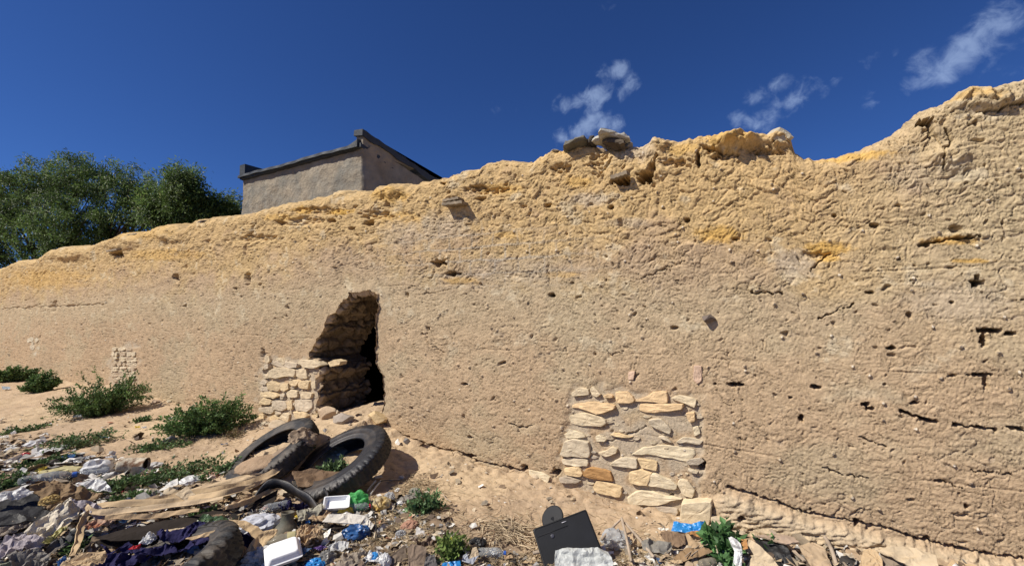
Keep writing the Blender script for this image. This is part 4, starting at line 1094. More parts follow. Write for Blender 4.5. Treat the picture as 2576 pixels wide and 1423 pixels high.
def bottle(label, px, py, length, rad, ang, mbody, mcap, pitch=0, crush=0.3, band=None, group='plastic bottles in the rubbish', seed=1):
    p = hit(px, py, rad * .85); M = lying_frame(p, ang, pitch)
    root = empty('plastic_bottle', p, label, 'bottle', group)
    L = length
    prof = [(0, 0), (rad * .8, .0), (rad, .02 * L / .25), (rad, .22 * L), (rad * .95, .25 * L), (rad, .28 * L), (rad, .5 * L), (rad * .94, .53 * L), (rad, .56 * L), (rad * .98, .68 * L), (rad * .75, .8 * L), (rad * .4, .89 * L), (rad * .34, .92 * L), (rad * .34, .97 * L)]
    V, F = lathe(prof, 24)
    nz = noise3(V[:, 0] * 30 + seed, V[:, 1] * 30, V[:, 2] * 25, seed)
    V[:, :2] *= (1 - crush * np.clip(np.abs(nz) * 1.6, 0, .7) * (V[:, 2] < .8 * L))[:, None]
    V[:, 2] -= L / 2
    mesh_np('body', V @ M + p, F, mbody, smooth=True, parent=root)
    if mcap:
        V, F = lathe([(0, .915 * L), (rad * .42, .915 * L), (rad * .42, 1.0 * L), (rad * .36, 1.01 * L), (0, 1.01 * L)], 16); V[:, 2] -= L / 2
        mesh_np('cap', V @ M + p, F, mcap, smooth=False, parent=root)
    if band:
        V, F = lathe([(rad * 1.02, .30 * L), (rad * 1.03, .31 * L), (rad * 1.03, .49 * L), (rad * 1.02, .50 * L)], 24); V[:, 2] -= L / 2
        mesh_np('paper_label', V @ M + p, F, band, smooth=True, parent=root)
    return root


def rounded_loft(levels, k=10):
    """levels: (half x, half y, z, corner radius)"""
    V = []; F = []; n = None
    for hx, hy, z, r in levels:
        ring = []
        for (sx, sy, a0) in ((1, 1, 0), (-1, 1, 90), (-1, -1, 180), (1, -1, 270)):
            for j in range(k):
                a = math.radians(a0 + 90 * j / (k - 1)); ring.append((sx * (hx - r) + r * math.cos(a), sy * (hy - r) + r * math.sin(a), z))
        V += ring; n = len(ring)
    for i in range(len(levels) - 1):
        for j in range(n): F.append((i * n + j, i * n + (j + 1) % n, (i + 1) * n + (j + 1) % n, (i + 1) * n + j))
    F.append(tuple(range(n))[::-1]); F.append(tuple((len(levels) - 1) * n + j for j in range(n)))
    return np.array(V), F


def yaw_frame(p, ang, tx=0, ty=0):
    rr, uu, vv = cam_frame(p); up = np.array([0, 0, 1.0]); bk = np.cross(up, rr); a = math.radians(ang)
    x = rr * math.cos(a) + bk * math.sin(a); y = -rr * math.sin(a) + bk * math.cos(a)
    R = Matrix.Rotation(math.radians(tx), 3, 'X') @ Matrix.Rotation(math.radians(ty), 3, 'Y')
    return np.array(R.transposed()) @ np.stack([x, y, up])


def weed(name, label, cat, px, py, wpx, hpx, stems=40, leaves=30, leafL=.035, leafW=.018, c=(.06, .11, .035), droop=.5, seed=1, group=None, spread=1.0, flat=False, woody=(.16, .14, .07)):
    rs = np.random.default_rng(seed)
    p0 = hit(px, py + hpx * .35); depth = (p0 - CAM) @ FWD; k = depth / FPX; w = wpx * k / 2; h = hpx * k
    root = empty(name, p0, label, cat, group)
    mb = MB(); C = []; Dn = []; CO = []; LL = []
    rr, uu, vv = cam_frame(p0); up = np.array([0, 0, 1.0]); bk = np.cross(up, rr)
    for i in range(stems):
        a = rs.uniform(0, 2 * math.pi); rad = w * rs.uniform(.2, 1.0) ** .7 * spread
        tip = p0 + rr * rad * math.cos(a) + bk * rad * .6 * math.sin(a); hh = h * (rs.uniform(.25, 1.0) + (.35 if rs.random() < .12 else 0)) * (1 - .55 * (rad / w) ** 2)
        if flat: hh = h * rs.uniform(.05, .35)
        b0 = p0 + (tip - p0) * rs.uniform(0, .35); b0[2] = ground(b0[0], b0[1])
        tip[2] = ground(tip[0], tip[1]) + hh
        mid = (b0 + tip) / 2 + rs.standard_normal(3) * w * .06; mid[2] += hh * .35 * droop
        S = spline([b0, mid, tip], 9); mb.add(*tube(S, np.linspace(.004, .0015, 9), 3, cap=False))
        S = np.array(S); nl = int(leaves * rs.uniform(.6, 1.3)); t = rs.uniform(.15, 1, nl) * 8; j = np.clip(t.astype(int), 0, 7)
        q = S[j] + (S[j + 1] - S[j]) * (t - j)[:, None] + rs.standard_normal((nl, 3)) * .014
        dr = (S[j + 1] - S[j]); dr /= np.linalg.norm(dr, axis=1, keepdims=True) + 1e-9
        C.append(q); Dn.append(dr * .5 + rs.standard_normal((nl, 3)) * .7 + [0, 0, .25]); sh = rs.uniform(.6, 1.5)
        CO.append(np.clip((np.array(c) * 1.5 + [.012, .006, .004]) * sh * (1 + .25 * rs.standard_normal((nl, 1))), .01, .4)); LL.append(rs.uniform(.6, 1.3, nl))
    mb.c = []; mb.obj('stem', mat_cached('weed_stem', woody), root)
    C = np.concatenate(C); Dn = np.concatenate(Dn); CO = np.concatenate(CO); LL = np.concatenate(LL)
    V, F, cc = leaves_mesh(C, Dn, leafL * LL, leafW * LL, CO, rs)
    o = mesh_np('foliage', V, F, M_weed, color=cc, smooth=False, parent=root)
    return root


_mc = {}
def mat_cached(n, c, f=None, **k):
    key = (n, tuple(c))
    if key not in _mc: _mc[key] = (f or mat)(n, c, **k)
    return _mc[key]


# ------------------------------------------------------------------ points read off enlarged parts of the photograph
def C1(*p): return [(.3789 * x, 884 + .3789 * y) for x, y in p]
def C2(*p): return [(568 + .3789 * x, 884 + .3789 * y) for x, y in p]
def C3(*p): return [(1200 + .3789 * x, 884 + .3789 * y) for x, y in p]
def C4(*p): return [(1831 + .379 * x, 884 + .379 * y) for x, y in p]
def C5(*p): return [(.1716 * x, 1199.6 + .1716 * y) for x, y in p]
def C7(*p): return [(758 + .1593 * x, 1199.6 + .1593 * y) for x, y in p]
def C8(*p): return [(1642 + .1716 * x, 1231 + .1716 * y) for x, y in p]


m_white = plast('white_plastic', (.74, .74, .73), sub=.2, dust=.12)
m_milky = plast('milky_film', (.72, .72, .71), sub=.35, dust=.22)
m_clear = plast('clear_film', (.70, .72, .74), sub=.2, trans=.55, rough=.15, dust=.10, bump=.5)
m_pet = plast('clear_bottle', (.78, .82, .84), sub=0, trans=.8, rough=.08, dust=.10, bump=.35)
m_petb = plast('murky_bottle', (.34, .31, .24), sub=0, trans=.45, rough=.15, dust=.3)
m_green = plast('green_film', (.16, .58, .20), sub=.35, trans=.25, dust=.06)
m_blue = plast('blue_film', (.035, .115, .30), sub=.2, dust=.12)
m_blue2 = plast('bright_blue_plastic', (.03, .25, .62), sub=.1, dust=.08)
m_yellow = plast('yellow_plastic', (.75, .58, .08), sub=.2, dust=.15)
m_pyellow = plast('pale_yellow_film', (.66, .60, .33), sub=.3, dust=.2)
m_red = plast('red_plastic', (.55, .03, .04), dust=.05)
m_capblue = plast('blue_cap', (.03, .10, .40), dust=.05, sub=0)
m_purple = plast('purple_plastic', (.10, .05, .22), dust=.1)
m_black = plast('black_plastic_and_shade', (.010, .010, .011), rough=.6, dust=.06, sub=0, dustc=(.10, .08, .06))  # also colours the sheets that paint shade in the heaps
m_foam = mat('white_foam', (.82, .83, .84), rough=.5, var=.04, bump=.15, bscale=90, spec=.4, dust=.05)
m_card = card('brown_cardboard', (.40, .285, .17))
m_card2 = card('dark_cardboard', (.20, .135, .085), dust=.2)
m_card3 = card('pale_cardboard', (.50, .40, .27), dust=.2)
m_paper = card('brown_paper', (.47, .345, .205), dust=.2, bump=.35)
m_wcard = card('white_card', (.66, .62, .54), dust=.25)
m_grey = card('grey_cloth', (.20, .185, .165), dust=.3)
m_taupe = card('taupe_cloth', (.25, .21, .165), dust=.3)
m_lilac = card('faded_lilac_cloth', (.36, .32, .33), dust=.2)
m_navy = card('navy_cloth', (.024, .022, .070), dust=.06, dustc=(.10, .09, .12))
m_darkc = card('dark_cloth_and_shade', (.028, .022, .018), dust=.15, dustc=(.10, .08, .06))  # real dark cloth, and sheets painted in as shade
m_burlap = card('woven_sack', (.64, .57, .45), dust=.35, dustc=(.40, .33, .22))
m_sacky = plast('yellowed_sack', (.58, .54, .22), dust=.3)
m_rust = mat('rusted_tin', (.50, .44, .34), rough=.7, var=.3, scale=30, bump=.5, bscale=60, c2=(.16, .09, .05), metal=.2)
m_olive = mat('grimy_clay', (.085, .085, .065), rough=.6, var=.3, scale=15, bump=.3, bscale=50, dust=.45)
m_tcotta = card('terracotta', (.34, .19, .13), dust=.3)
m_monitor = mat('black_abs', (.007, .008, .011), rough=.6, var=.3, scale=6, bump=.12, bscale=140, spec=.3, dust=.06, dustc=(.07, .07, .08), dscale=14)
m_silver = mat('silver_print', (.45, .45, .48), rough=.4, var=.1, bump=0)
m_silversack = plast('silver_woven_sack', (.50, .52, .50), dust=.3, bump=.6, bscale=70, rough=.45, sub=.1)
m_orange = card('orange_card', (.42, .22, .09), dust=.2)

# ---------------------------------------------------------------- tyres
TY = place_tyre(856, 1168, 30, .43, .45, M_rubber, 'large worn black truck tyre propped up in front of the broken opening', lift=.09, wdt=.165, bead=.25, lugs=44, depth=.015, seed=2)
TB = place_tyre(688, 1140, 32, .36, .41, M_rubber2, 'dusty tyre half buried in soil under a brown sack', lift=.03, wdt=.155, bead=.245, lugs=40, depth=.014, seed=5)
TC = place_tyre(370, 1468, 17, .27, .46, M_rubber2, 'heavy-lugged tractor tyre lying at the bottom edge among navy cloth', lift=.04, wdt=.17, bead=.31, lugs=30, depth=.022, deep_side=True, seed=8)
blob('sack', 'dusty brown sack slumped over the half buried tyre', 'sack', 764, 1098, 70, 46, card('dusty_sack', (.27, .205, .145), dust=.5), amp=.38, fs=1.7, smooth=False, rot=-18, lift=.16)
blob('soil_clod', 'lump of brown soil inside the half buried tyre', 'soil', 668, 1160, 130, 44, card('soil', (.34, .24, .155), dust=.4, bump=.9), amp=.22, fs=2.6, smooth=True, lift=.03)
blob('soil_clod', 'clay soil clod between the sack and the propped up tyre', 'soil', 728, 1140, 84, 44, card('soil2', (.27, .20, .14), dust=.4, bump=.9), amp=.2, fs=2.4, smooth=True)
sheet('rotten_board', 'dark brown rotten board lying inside the propped up tyre', 'board', C2((440, 800), (560, 780), (720, 800), (800, 790), (730, 850), (560, 900), (480, 900)), card('rotten', (.16, .105, .065), dust=.3), tilt=22, lift=.07, amp=.012, folds=(.3, 4, .015), thick=.02)
# curved strip of inner tube
def ribbon(name, label, cat, pts, w, m, lifts, thick=.012, upright=.6):
    P = np.array([hit(x, y) + [0, 0, l] for (x, y), l in zip(pts, lifts)]); S = np.array(spline(P, 40)); V = []; F = []
    for i, p in enumerate(S):
        d = S[min(i + 1, 39)] - S[max(i - 1, 0)]; d /= np.linalg.norm(d); r, u, v = cam_frame(p)
        a = u * upright + v * (1 - upright); a -= d * (a @ d); a /= np.linalg.norm(a); b = np.cross(d, a); ww = w * (1 + .12 * math.sin(i * .7))
        for s, t in ((-1, -1), (1, -1), (1, 1), (-1, 1)): V.append(p + a * s * ww / 2 + b * t * thick / 2 + b * .012 * (abs(s) - .5))
    for i in range(39):
        for j in range(4): F.append((i * 4 + j, i * 4 + (j + 1) % 4, (i + 1) * 4 + (j + 1) % 4, (i + 1) * 4 + j))
    F += [(3, 2, 1, 0), tuple(156 + j for j in range(4))]
    mb = MB(); mb.add(np.array(V), F); return tag(mb.obj(name, m, smooth=True), label, cat)
ribbon('inner_tube_strip', 'arched strip of grey-black inner tube in front of the propped up tyre', 'rubber strip', [(640, 1275), (668, 1262), (705, 1262), (745, 1276), (785, 1290), (812, 1312)], .075, M_rubber, [.05, .12, .14, .12, .08, .02])
ribbon('inner_tube_strip', 'short curl of black rubber ending beside the white foam tray', 'rubber strip', [(796, 1290), (812, 1285), (822, 1278), (812, 1268)], .05, M_rubber, [.03, .05, .08, .10])

# ---------------------------------------------------------------- left foreground heap
sheet('black_tarp', 'pitch-black plastic sheet hanging in the heap at the left edge', 'shade sheet', C5((-200, 400), (0, 330), (350, 250), (520, 245), (630, 330), (640, 460), (800, 500), (600, 620), (0, 690), (-200, 700)), m_black, tilt=20, lift=.10, amp=.007, anchor=(70, 1300))  # black sheet painted in for the deep shade under film and cardboard
sheet('plastic_film', 'crumpled off-white film draped above the black sheet at the left edge', 'plastic film', C5((-150, 270), (180, 200), (350, 150), (430, 200), (500, 215), (400, 280), (200, 315), (-150, 380)), m_milky, tilt=35, lift=.16, amp=.02, anchor=(60, 1262))
sheet('cardboard_sheet', 'brown rotted cardboard hump right of the black sheet', 'cardboard', C5((430, 150), (800, 25), (960, 90), (1500, 240), (1420, 330), (1030, 330), (750, 490), (620, 430), (560, 260), (440, 200)), card('rotted_card', (.22, .15, .085), dust=.4), tilt=38, lift=.10, amp=.03, thick=.012, anchor=(150, 1275))
blob('foam_lump', 'crumbly ochre foam lump on the rotted cardboard hump', 'foam', 126, 1256, 36, 22, card('ochre_foam', (.42, .30, .12), dust=.3), amp=.5, fs=3, lift=.16)
R_ = empty('woven_sack', hit(170, 1335, .02), 'dirty cream woven sack pitched like a tent in the left heap', 'sack')
sheet('sack_side', '', '', C5((350, 790), (640, 570), (1030, 305), (1180, 430), (1140, 600), (900, 745), (620, 935), (420, 900)), m_burlap, tilt=48, lift=.08, amp=.03, parent=R_, anchor=(130, 1345), folds=(2.2, 3, .02), thick=.006, smooth=False, seed=31)
sheet('sack_side', '', '', C5((1030, 305), (1200, 330), (1340, 340), (1660, 560), (1450, 630), (1200, 450)), m_lilac, tilt=40, lift=.09, amp=.02, parent=R_, anchor=(235, 1312), thick=.006, seed=33)
sheet('sack_lining', '', '', C5((620, 935), (900, 735), (1000, 720), (870, 850), (740, 940), (690, 965)), m_sacky, tilt=40, lift=.10, amp=.018, parent=R_, anchor=(140, 1350), seed=34)
sheet('cloth', 'greyish lilac cloth spread over the bottom left corner', 'cloth', C5((-150, 1020), (0, 960), (200, 820), (500, 880), (680, 930), (560, 1040), (350, 1060), (180, 1140), (-150, 1170)), m_lilac, tilt=22, lift=.09, amp=.035, folds=(1.0, 3, .03))
sheet('cloth', 'dark olive-brown cloth slumped under the lilac cloth', 'cloth', C5((100, 1150), (350, 1050), (640, 1080), (740, 1150), (680, 1320), (200, 1340)), m_grey, tilt=25, lift=.05, amp=.04)
sheet('cloth', 'long taupe cloth folds left of the woven sack', 'cloth', C5((-100, 690), (300, 640), (560, 600), (420, 740), (200, 830), (-100, 870)), m_taupe, tilt=22, lift=.07, amp=.02, folds=(1.4, 3, .03))
sheet('tarp_piece', 'small white tarp with grey folds lying below the white bag', 'tarp', C5((1110, 95), (1370, 45), (1500, 15), (1620, 160), (1640, 215), (1420, 205)), m_white, tilt=28, lift=.07, amp=.02)
sheet('crumpled_mat', 'charcoal speckled mat edge below the woven sack', 'mat', C5((640, 1060), (1040, 780), (1180, 720), (1210, 790), (1060, 1000), (820, 1060)), card('speckled', (.085, .085, .085), dust=.35), tilt=25, lift=.05, amp=.03)
sheet('cardboard_sheet', 'tan cardboard sheet at the bottom between the cloths and navy rags', 'cardboard', C1((380, 1440), (440, 1390), (560, 1350), (760, 1310), (785, 1340), (640, 1440)), m_paper, tilt=18, lift=.06, amp=.012, folds=(1.5, 3, .02))
sheet('cloth', 'olive cloth corner at the very bottom left', 'cloth', C5((-80, 1230), (240, 1235), (360, 1320), (-80, 1400)), card('olive', (.22, .23, .17), dust=.3), tilt=15, lift=.04, amp=.015)
sheet('rag', 'small blue rag between tan cardboard and olive-brown cloth', 'rag', C5((830, 1230), (960, 1150), (980, 1200), (860, 1300)), m_blue, tilt=25, lift=.04, amp=.01)
sheet('paper_piece', 'dirty white card wedge beside the sack peak', 'paper', C5((1560, 480), (1800, 470), (2000, 360), (1960, 470), (1700, 540)), m_wcard, tilt=30, lift=.06, amp=.015)
sheet('rag', 'faded blue rag curling out beside the cardboard strips', 'rag', C5((1740, 660), (1850, 560), (1970, 510), (2010, 530), (1900, 600), (1840, 670)), plast('faded_blue', (.13, .25, .36)), tilt=30, lift=.07, amp=.01)
sheet('fabric_bundle', 'beige and rust stained cloth lying under the sack peak', 'cloth', C5((1230, 720), (1400, 620), (1640, 560), (1780, 560), (1790, 600), (1560, 700), (1300, 750)), card('stained', (.42, .31, .23), c2=(.30, .10, .05)), tilt=28, lift=.07, amp=.02)

# long folded brown cardboard strips
def fold_strip(label, pts, wpx, lifts, nf, fh, m, seed=1, tilt=.45, cat='cardboard', name='cardboard_strip', group='brown cardboard strips', nl=90):
    """a long strip with folds running along it"""
    rs = np.random.default_rng(seed); P = np.array([hit(x, y) + [0, 0, l] for (x, y), l in zip(pts, lifts)]); S = np.array(spline(P, nl))
    wp = np.interp(np.linspace(0, 1, nl), np.linspace(0, 1, len(wpx)), wpx); nw = nf * 6 + 1; V = []
    off = np.cumsum(rs.standard_normal((nl, nf + 2)) * .16, 0)
    for i, p in enumerate(S):
        d = S[min(i + 1, nl - 1)] - S[max(i - 1, 0)]; d /= np.linalg.norm(d); r, u, v = cam_frame(p)
        acr = np.array([0, 0, 1.0]) * tilt + np.cross([0, 0, 1.0], d) * (1 - tilt) * (1 if np.cross([0, 0, 1.0], d) @ u > 0 else -1); acr -= d * (acr @ d); acr /= np.linalg.norm(acr); nn = np.cross(d, acr); nn *= np.sign(nn @ v)
        w = wp[i] * ((p - CAM) @ FWD) / FPX * 1.25 * (1 + .06 * math.sin(i * .5 + seed))
        for j in range(nw):
            t = j / (nw - 1); k = t * nf; q = int(min(k, nf - 1)); f = k - q; tri = 1 - abs(2 * ((k * .5 + .1 * off[i, q]) % 1) - 1)
            z = fh * (tri - .5) * (.7 + .5 * math.sin(q * 2.1 + i * .03)) + .003 * math.sin(i * .35 + j * .6) + .006 * math.sin(i * .11 + q * 1.7)
            V.append(p + acr * (t - .5) * w + nn * z)
    V = np.array(V); V[:, 2] = np.maximum(V[:, 2], ground(V[:, 0], V[:, 1]) + .005)
    ii = np.arange(nl * nw).reshape(nl, nw); F = np.stack([ii[:-1, :-1], ii[:-1, 1:], ii[1:, 1:], ii[1:, :-1]], -1).reshape(-1, 4)
    o = mesh_np(name, V, F, m, smooth=False); x = o.modifiers.new('thickness', 'SOLIDIFY'); x.thickness = .005; x.offset = 0
    return tag(o, label, cat, group)


m_strip = card('torn_strip', (.52, .395, .25), dust=.15, var=.25)
for k_, (lab_, pts_, w_, l_, nf_) in enumerate([
    ('broadest torn strip, reaching up to the gap between the two tyres', [(742, 1160), (712, 1190), (672, 1216), (600, 1240), (520, 1256), (450, 1268)], [12, 24, 26, 22, 18, 8], [.13, .11, .09, .09, .09, .08], 2),
    ('torn strip just below the broadest one with a pointed right end', [(716, 1204), (680, 1228), (620, 1250), (540, 1268), (450, 1283), (372, 1292)], [6, 14, 18, 18, 16, 8], [.12, .11, .10, .10, .10, .09], 1),
    ('long thin torn strip third from the top of the strips', [(672, 1246), (610, 1266), (520, 1284), (430, 1297), (352, 1308)], [5, 12, 14, 12, 8], [.12, .11, .11, .10, .10], 1),
    ('torn strip kinked at its left end above the navy rags', [(640, 1266), (560, 1287), (480, 1301), (400, 1311), (300, 1318), (232, 1322)], [6, 12, 13, 14, 13, 10], [.13, .13, .13, .13, .13, .13], 1),
    ('lowest level torn strip whose left end curls under', [(560, 1296), (480, 1313), (390, 1325), (300, 1332), (236, 1338), (216, 1330), (226, 1318)], [5, 10, 12, 12, 10, 8, 5], [.12, .13, .13, .13, .13, .15, .16], 1),
    ('narrow dark-edged strip between the lowest strip and the navy rags', [(500, 1322), (420, 1334), (340, 1341), (262, 1345)], [5, 9, 10, 6], [.10, .11, .11, .11], 1),
    ('short torn strip bending down at the far left of the strips', [(228, 1332), (208, 1352), (197, 1385), (180, 1425)], [10, 13, 12, 8], [.13, .11, .08, .06], 1),
    ('short torn strip tucked below the arched rubber strip', [(690, 1256), (640, 1276), (590, 1294), (560, 1302)], [8, 16, 14, 6], [.09, .08, .07, .06], 2)]):
    fold_strip(lab_, pts_, w_, l_, nf_, .016 if nf_ == 1 else .026, (m_strip, m_paper, m_strip, m_paper, m_strip, m_card, m_paper, m_card)[k_], k_ + 1, tilt=.38)
sheet('black_tarp', 'black torn plastic showing in the gaps below the brown strips', 'shade sheet', [(240, 1350), (330, 1325), (480, 1300), (640, 1262), (700, 1232), (690, 1262), (560, 1310), (420, 1345), (280, 1362)], m_darkc, tilt=10, lift=.03, amp=.012)  # dark sheet painting the shaded gaps between the strips
sheet('cardboard_piece', 'square pale cardboard flap on top of the cardboard strips', 'cardboard', C1((1160, 945), (1240, 890), (1320, 970), (1245, 998)), m_card3, tilt=30, lift=.13, amp=.004)
sheet('cloth', 'black rotted cloth in the gap below the tan cardboard strip', 'cloth', C1((600, 1265), (900, 1210), (1150, 1160), (1350, 1130), (1300, 1240), (1000, 1270), (680, 1290)), m_darkc, tilt=12, lift=.05, amp=.015)  # dark sheet laid where only shadow lies below the strip
NV = [("largest navy rag with ragged top edge draped over the tractor tyre", C1((1040, 1190), (1130, 1195), (1220, 1180), (1320, 1130), (1400, 1112), (1480, 1140), (1430, 1200), (1280, 1240), (1150, 1250), (1060, 1245)), .13),
      ("navy rag with a red thread left of the largest navy rag", C1((665, 1270), (740, 1285), (860, 1240), (880, 1300), (1000, 1290), (1170, 1285), (1180, 1330), (950, 1350), (720, 1312)), .11),
      ("navy cloth hanging at the bottom edge left of the tractor tyre", C1((620, 1440), (720, 1350), (880, 1335), (1010, 1345), (900, 1400), (800, 1440)), .09),
      ("small navy rag at the right end of the tractor tyre", C1((1585, 1225), (1650, 1198), (1692, 1240), (1640, 1295), (1600, 1290)), .05),
      ("dark navy cloth strip between tractor tyre and tan strip", C1((1180, 1330), (1300, 1240), (1480, 1190), (1600, 1190), (1540, 1215), (1350, 1280), (1220, 1330)), .12),
      ("navy scrap under the arched rubber strip", C2((340, 1020), (400, 980), (450, 1000), (430, 1035), (360, 1040)), .04), ("flat navy scrap beside the foam tray", C2((430, 1035), (490, 1005), (580, 1015), (540, 1035)), .04)]
for lab, o, lf in NV: sheet('navy_rag', lab, 'rag', o, m_navy, tilt=26, lift=lf, amp=.03, rag=.2, res=30, group='navy rags')
sheet('rag', 'crumpled cream rag with a red stripe on the navy rags', 'rag', C1((920, 1270), (970, 1210), (1020, 1190), (1045, 1230), (1000, 1270)), m_white, tilt=35, lift=.15, amp=.02)
sheet('ribbon_scrap', 'thin bright red ribbon on the navy rags', 'ribbon', C1((850, 1310), (880, 1290), (935, 1275), (930, 1300), (880, 1312)), m_red, tilt=30, lift=.14, amp=.006)
sheet('paper_piece', 'pale tan card edge between the two navy rags', 'paper', C1((1090, 1185), (1180, 1170), (1270, 1165), (1200, 1200), (1110, 1202)), m_card3, tilt=25, lift=.13, amp=.006)
sheet('cardboard_strip', 'tan cardboard tongue lying over the tractor tyre', 'cardboard', C1((1230, 1240), (1370, 1200), (1470, 1175), (1495, 1190), (1380, 1222), (1270, 1250)), m_paper, tilt=26, lift=.19, amp=.006)
sheet('green_rag', 'dull green plastic rag above the largest navy rag', 'rag', C1((1300, 1135), (1350, 1075), (1420, 1090), (1560, 1100), (1440, 1120), (1340, 1140)), plast('dull_green', (.10, .17, .08), dust=.3), tilt=26, lift=.10, amp=.015)

# ---------------------------------------------------------------- middle heap
blob('plastic_bag', 'bright green translucent bag beside the white foam tray', 'plastic bag', 900, 1257, 62, 46, m_green, amp=.45, fs=1.8, rot=-12)
blob('plastic_bag', 'crumpled bluish-white plastic bag above the curved brown cardboard', 'plastic bag', 646, 1309, 98, 42, plast('cool_white', (.66, .68, .74), dust=.06), amp=.5, fs=1.8)
blob('plastic_bag', 'clear bag with yellow bread scraps inside by the black wire', 'plastic bag', 957, 1264, 50, 36, plast('bread_bag', (.66, .56, .36), c2=(.62, .42, .12), sub=.3), amp=.35, fs=2)
blob('plastic_bag', 'small grey-clear bag touching the bag of bread scraps', 'plastic bag', 979, 1251, 27, 26, m_clear, amp=.5)
blob('plastic_bag', 'dusky blue bag in front of the folded white card', 'plastic bag', 894, 1333, 66, 36, m_blue, amp=.45, fs=1.9)
blob('plastic_bag', 'vivid blue plastic bag at the bottom edge right of the foam box', 'plastic bag', 791, 1418, 46, 30, m_blue2, amp=.45)
blob('plastic_bag', 'greyish white bag left of the foam box', 'plastic bag', 652, 1392, 72, 40, m_milky, amp=.5)
blob('plastic_bag', 'white bag at the bottom edge left of the brown sandal', 'plastic bag', 545, 1412, 66, 36, m_white, amp=.45)
blob('plastic_bag', 'small white bag squeezed under the foam box at the bottom edge', 'plastic bag', 624, 1421, 40, 18, m_milky, amp=.45)
blob('tissue_wad', 'crumpled white tissue wad at the bottom edge left of the dark boxes', 'tissue', 968, 1412, 30, 34, m_white, amp=.55, fs=2.4)
blob('banana_peel', 'brown-yellow banana peel below the bag of bread scraps', 'banana peel', 957, 1288, 30, 12, card('peel', (.28, .19, .06)), amp=.3)
blob('plastic_bag', 'grey film bag collapsed right of the foam box', 'plastic bag', 822, 1402, 44, 34, plast('greyfilm', (.24, .23, .21), dust=.3), amp=.5)
blob('film_wad', 'small clear film wad left of the terracotta shoe', 'plastic film', 1008, 1342, 26, 20, m_clear, amp=.5)
blob('rag', 'grey-green knotted rag at the edge of the bare soil', 'rag', 1043, 1236, 30, 20, card('greygreen', (.23, .225, .18)), amp=.45)
sheet('rag', 'flat grey rag strip running right of the clear bag', 'rag', C2((1130, 985), (1200, 950), (1290, 935), (1330, 950), (1250, 975), (1160, 1000)), m_grey, tilt=20, lift=.03, amp=.015)
sheet('yellow_packet', 'orange-yellow packet behind the folded white card', 'packet', C2((740, 1068), (760, 1035), (840, 1030), (850, 1065)), m_yellow, tilt=40, lift=.03, amp=.008)
bottle('clear bottle with red cap behind the folded white card', 903, 1276, .17, .036, 0, m_pet, m_red, crush=.5, seed=3)
bottle('silvery clear bottle lying under the arched rubber strip', 689, 1276, .20, .036, 185, m_pet, None, crush=.5, seed=4)
bottle('murky brown bottle with a beige paper band above the foam box', 722, 1358, .24, .042, 178, m_petb, None, crush=.25, band=card('bandpaper', (.40, .36, .20)), seed=5)
bottle('large clear bottle with dark blue cap in the far left litter', 122, 1204, .36, .055, -12, m_pet, m_capblue, crush=.35, seed=6)
bottle('clear bottle with pale blue cap leaning on the white bag', 230, 1190, .25, .042, 170, m_pet, plast('pale_blue_cap', (.10, .30, .55)), crush=.4, seed=7)
bottle('clear bottle with blue cap at the bottom edge left of the black monitor', 1238, 1393, .17, .032, -4, m_pet, m_capblue, crush=.4, seed=8)
sheet('folded_card', 'large folded off-white card in the centre of the rubbish', 'card', C2((640, 1132), (680, 1080), (820, 1075), (930, 1090), (890, 1150), (800, 1140), (690, 1132)), m_wcard, tilt=35, lift=.07, amp=.006, thick=.006)
sheet('folded_card', 'drooping right end of the off-white card by the black wire', 'card', C2((895, 1150), (932, 1090), (985, 1150), (965, 1182), (925, 1165)), m_wcard, tilt=50, lift=.05, amp=.006, thick=.006)
sheet('dark_card', 'dark shaded card under the folded off-white card', 'card', C2((640, 1140), (760, 1145), (820, 1165), (720, 1180), (650, 1165)), m_darkc, tilt=20, lift=.03, amp=.008)  # near-black colour paints the shade under the folded card
sheet('crushed_carton', 'grey-beige crushed carton behind the clay jug', 'carton', C2((470, 1062), (520, 1045), (640, 1006), (658, 1030), (620, 1075), (560, 1110), (480, 1128)), card('gbeige', (.33, .31, .24)), tilt=38, lift=.05, amp=.02)
sheet('brown_paper', 'brown paper piece between crushed carton and folded card', 'paper', C2((545, 1112), (630, 1050), (700, 1060), (645, 1122)), m_card, tilt=30, lift=.04, amp=.01)
sheet('brown_paper', 'crumpled brown paper bag right of the clay jug', 'paper', C2((455, 1180), (520, 1150), (600, 1160), (650, 1200), (580, 1240), (525, 1295), (480, 1270)), m_card, tilt=35, lift=.05, amp=.03)
sheet('cardboard_strip', 'curved tan cardboard arch left of the murky bottle', 'cardboard', C2((-60, 1125), (20, 1118), (120, 1120), (210, 1160), (250, 1195), (235, 1250), (180, 1240), (150, 1190), (60, 1150)), m_paper, tilt=30, lift=.10, amp=.01)
sheet('cardboard_piece', 'tan cardboard flap pointing down to the brown sandal', 'cardboard', C2((130, 1325), (180, 1250), (240, 1195), (330, 1175), (348, 1188), (250, 1300), (190, 1320)), m_paper, tilt=35, lift=.06, amp=.012)
sheet('cloth', 'charcoal cloth between tractor tyre and tan flap', 'cloth', C2((0, 1200), (60, 1190), (130, 1210), (120, 1290), (40, 1320), (0, 1310)), m_darkc, tilt=25, lift=.04, amp=.02)
sheet('purple_scrap', 'purple plastic scrap right of the foam box', 'plastic scrap', C2((580, 1302), (630, 1284), (672, 1296), (620, 1318)), m_purple, tilt=25, lift=.04, amp=.006)
sheet('plastic_film', 'lilac-grey film right of the purple scrap', 'plastic film', C2((672, 1295), (740, 1255), (818, 1262), (812, 1305), (700, 1322)), m_milky, tilt=28, lift=.04, amp=.015)
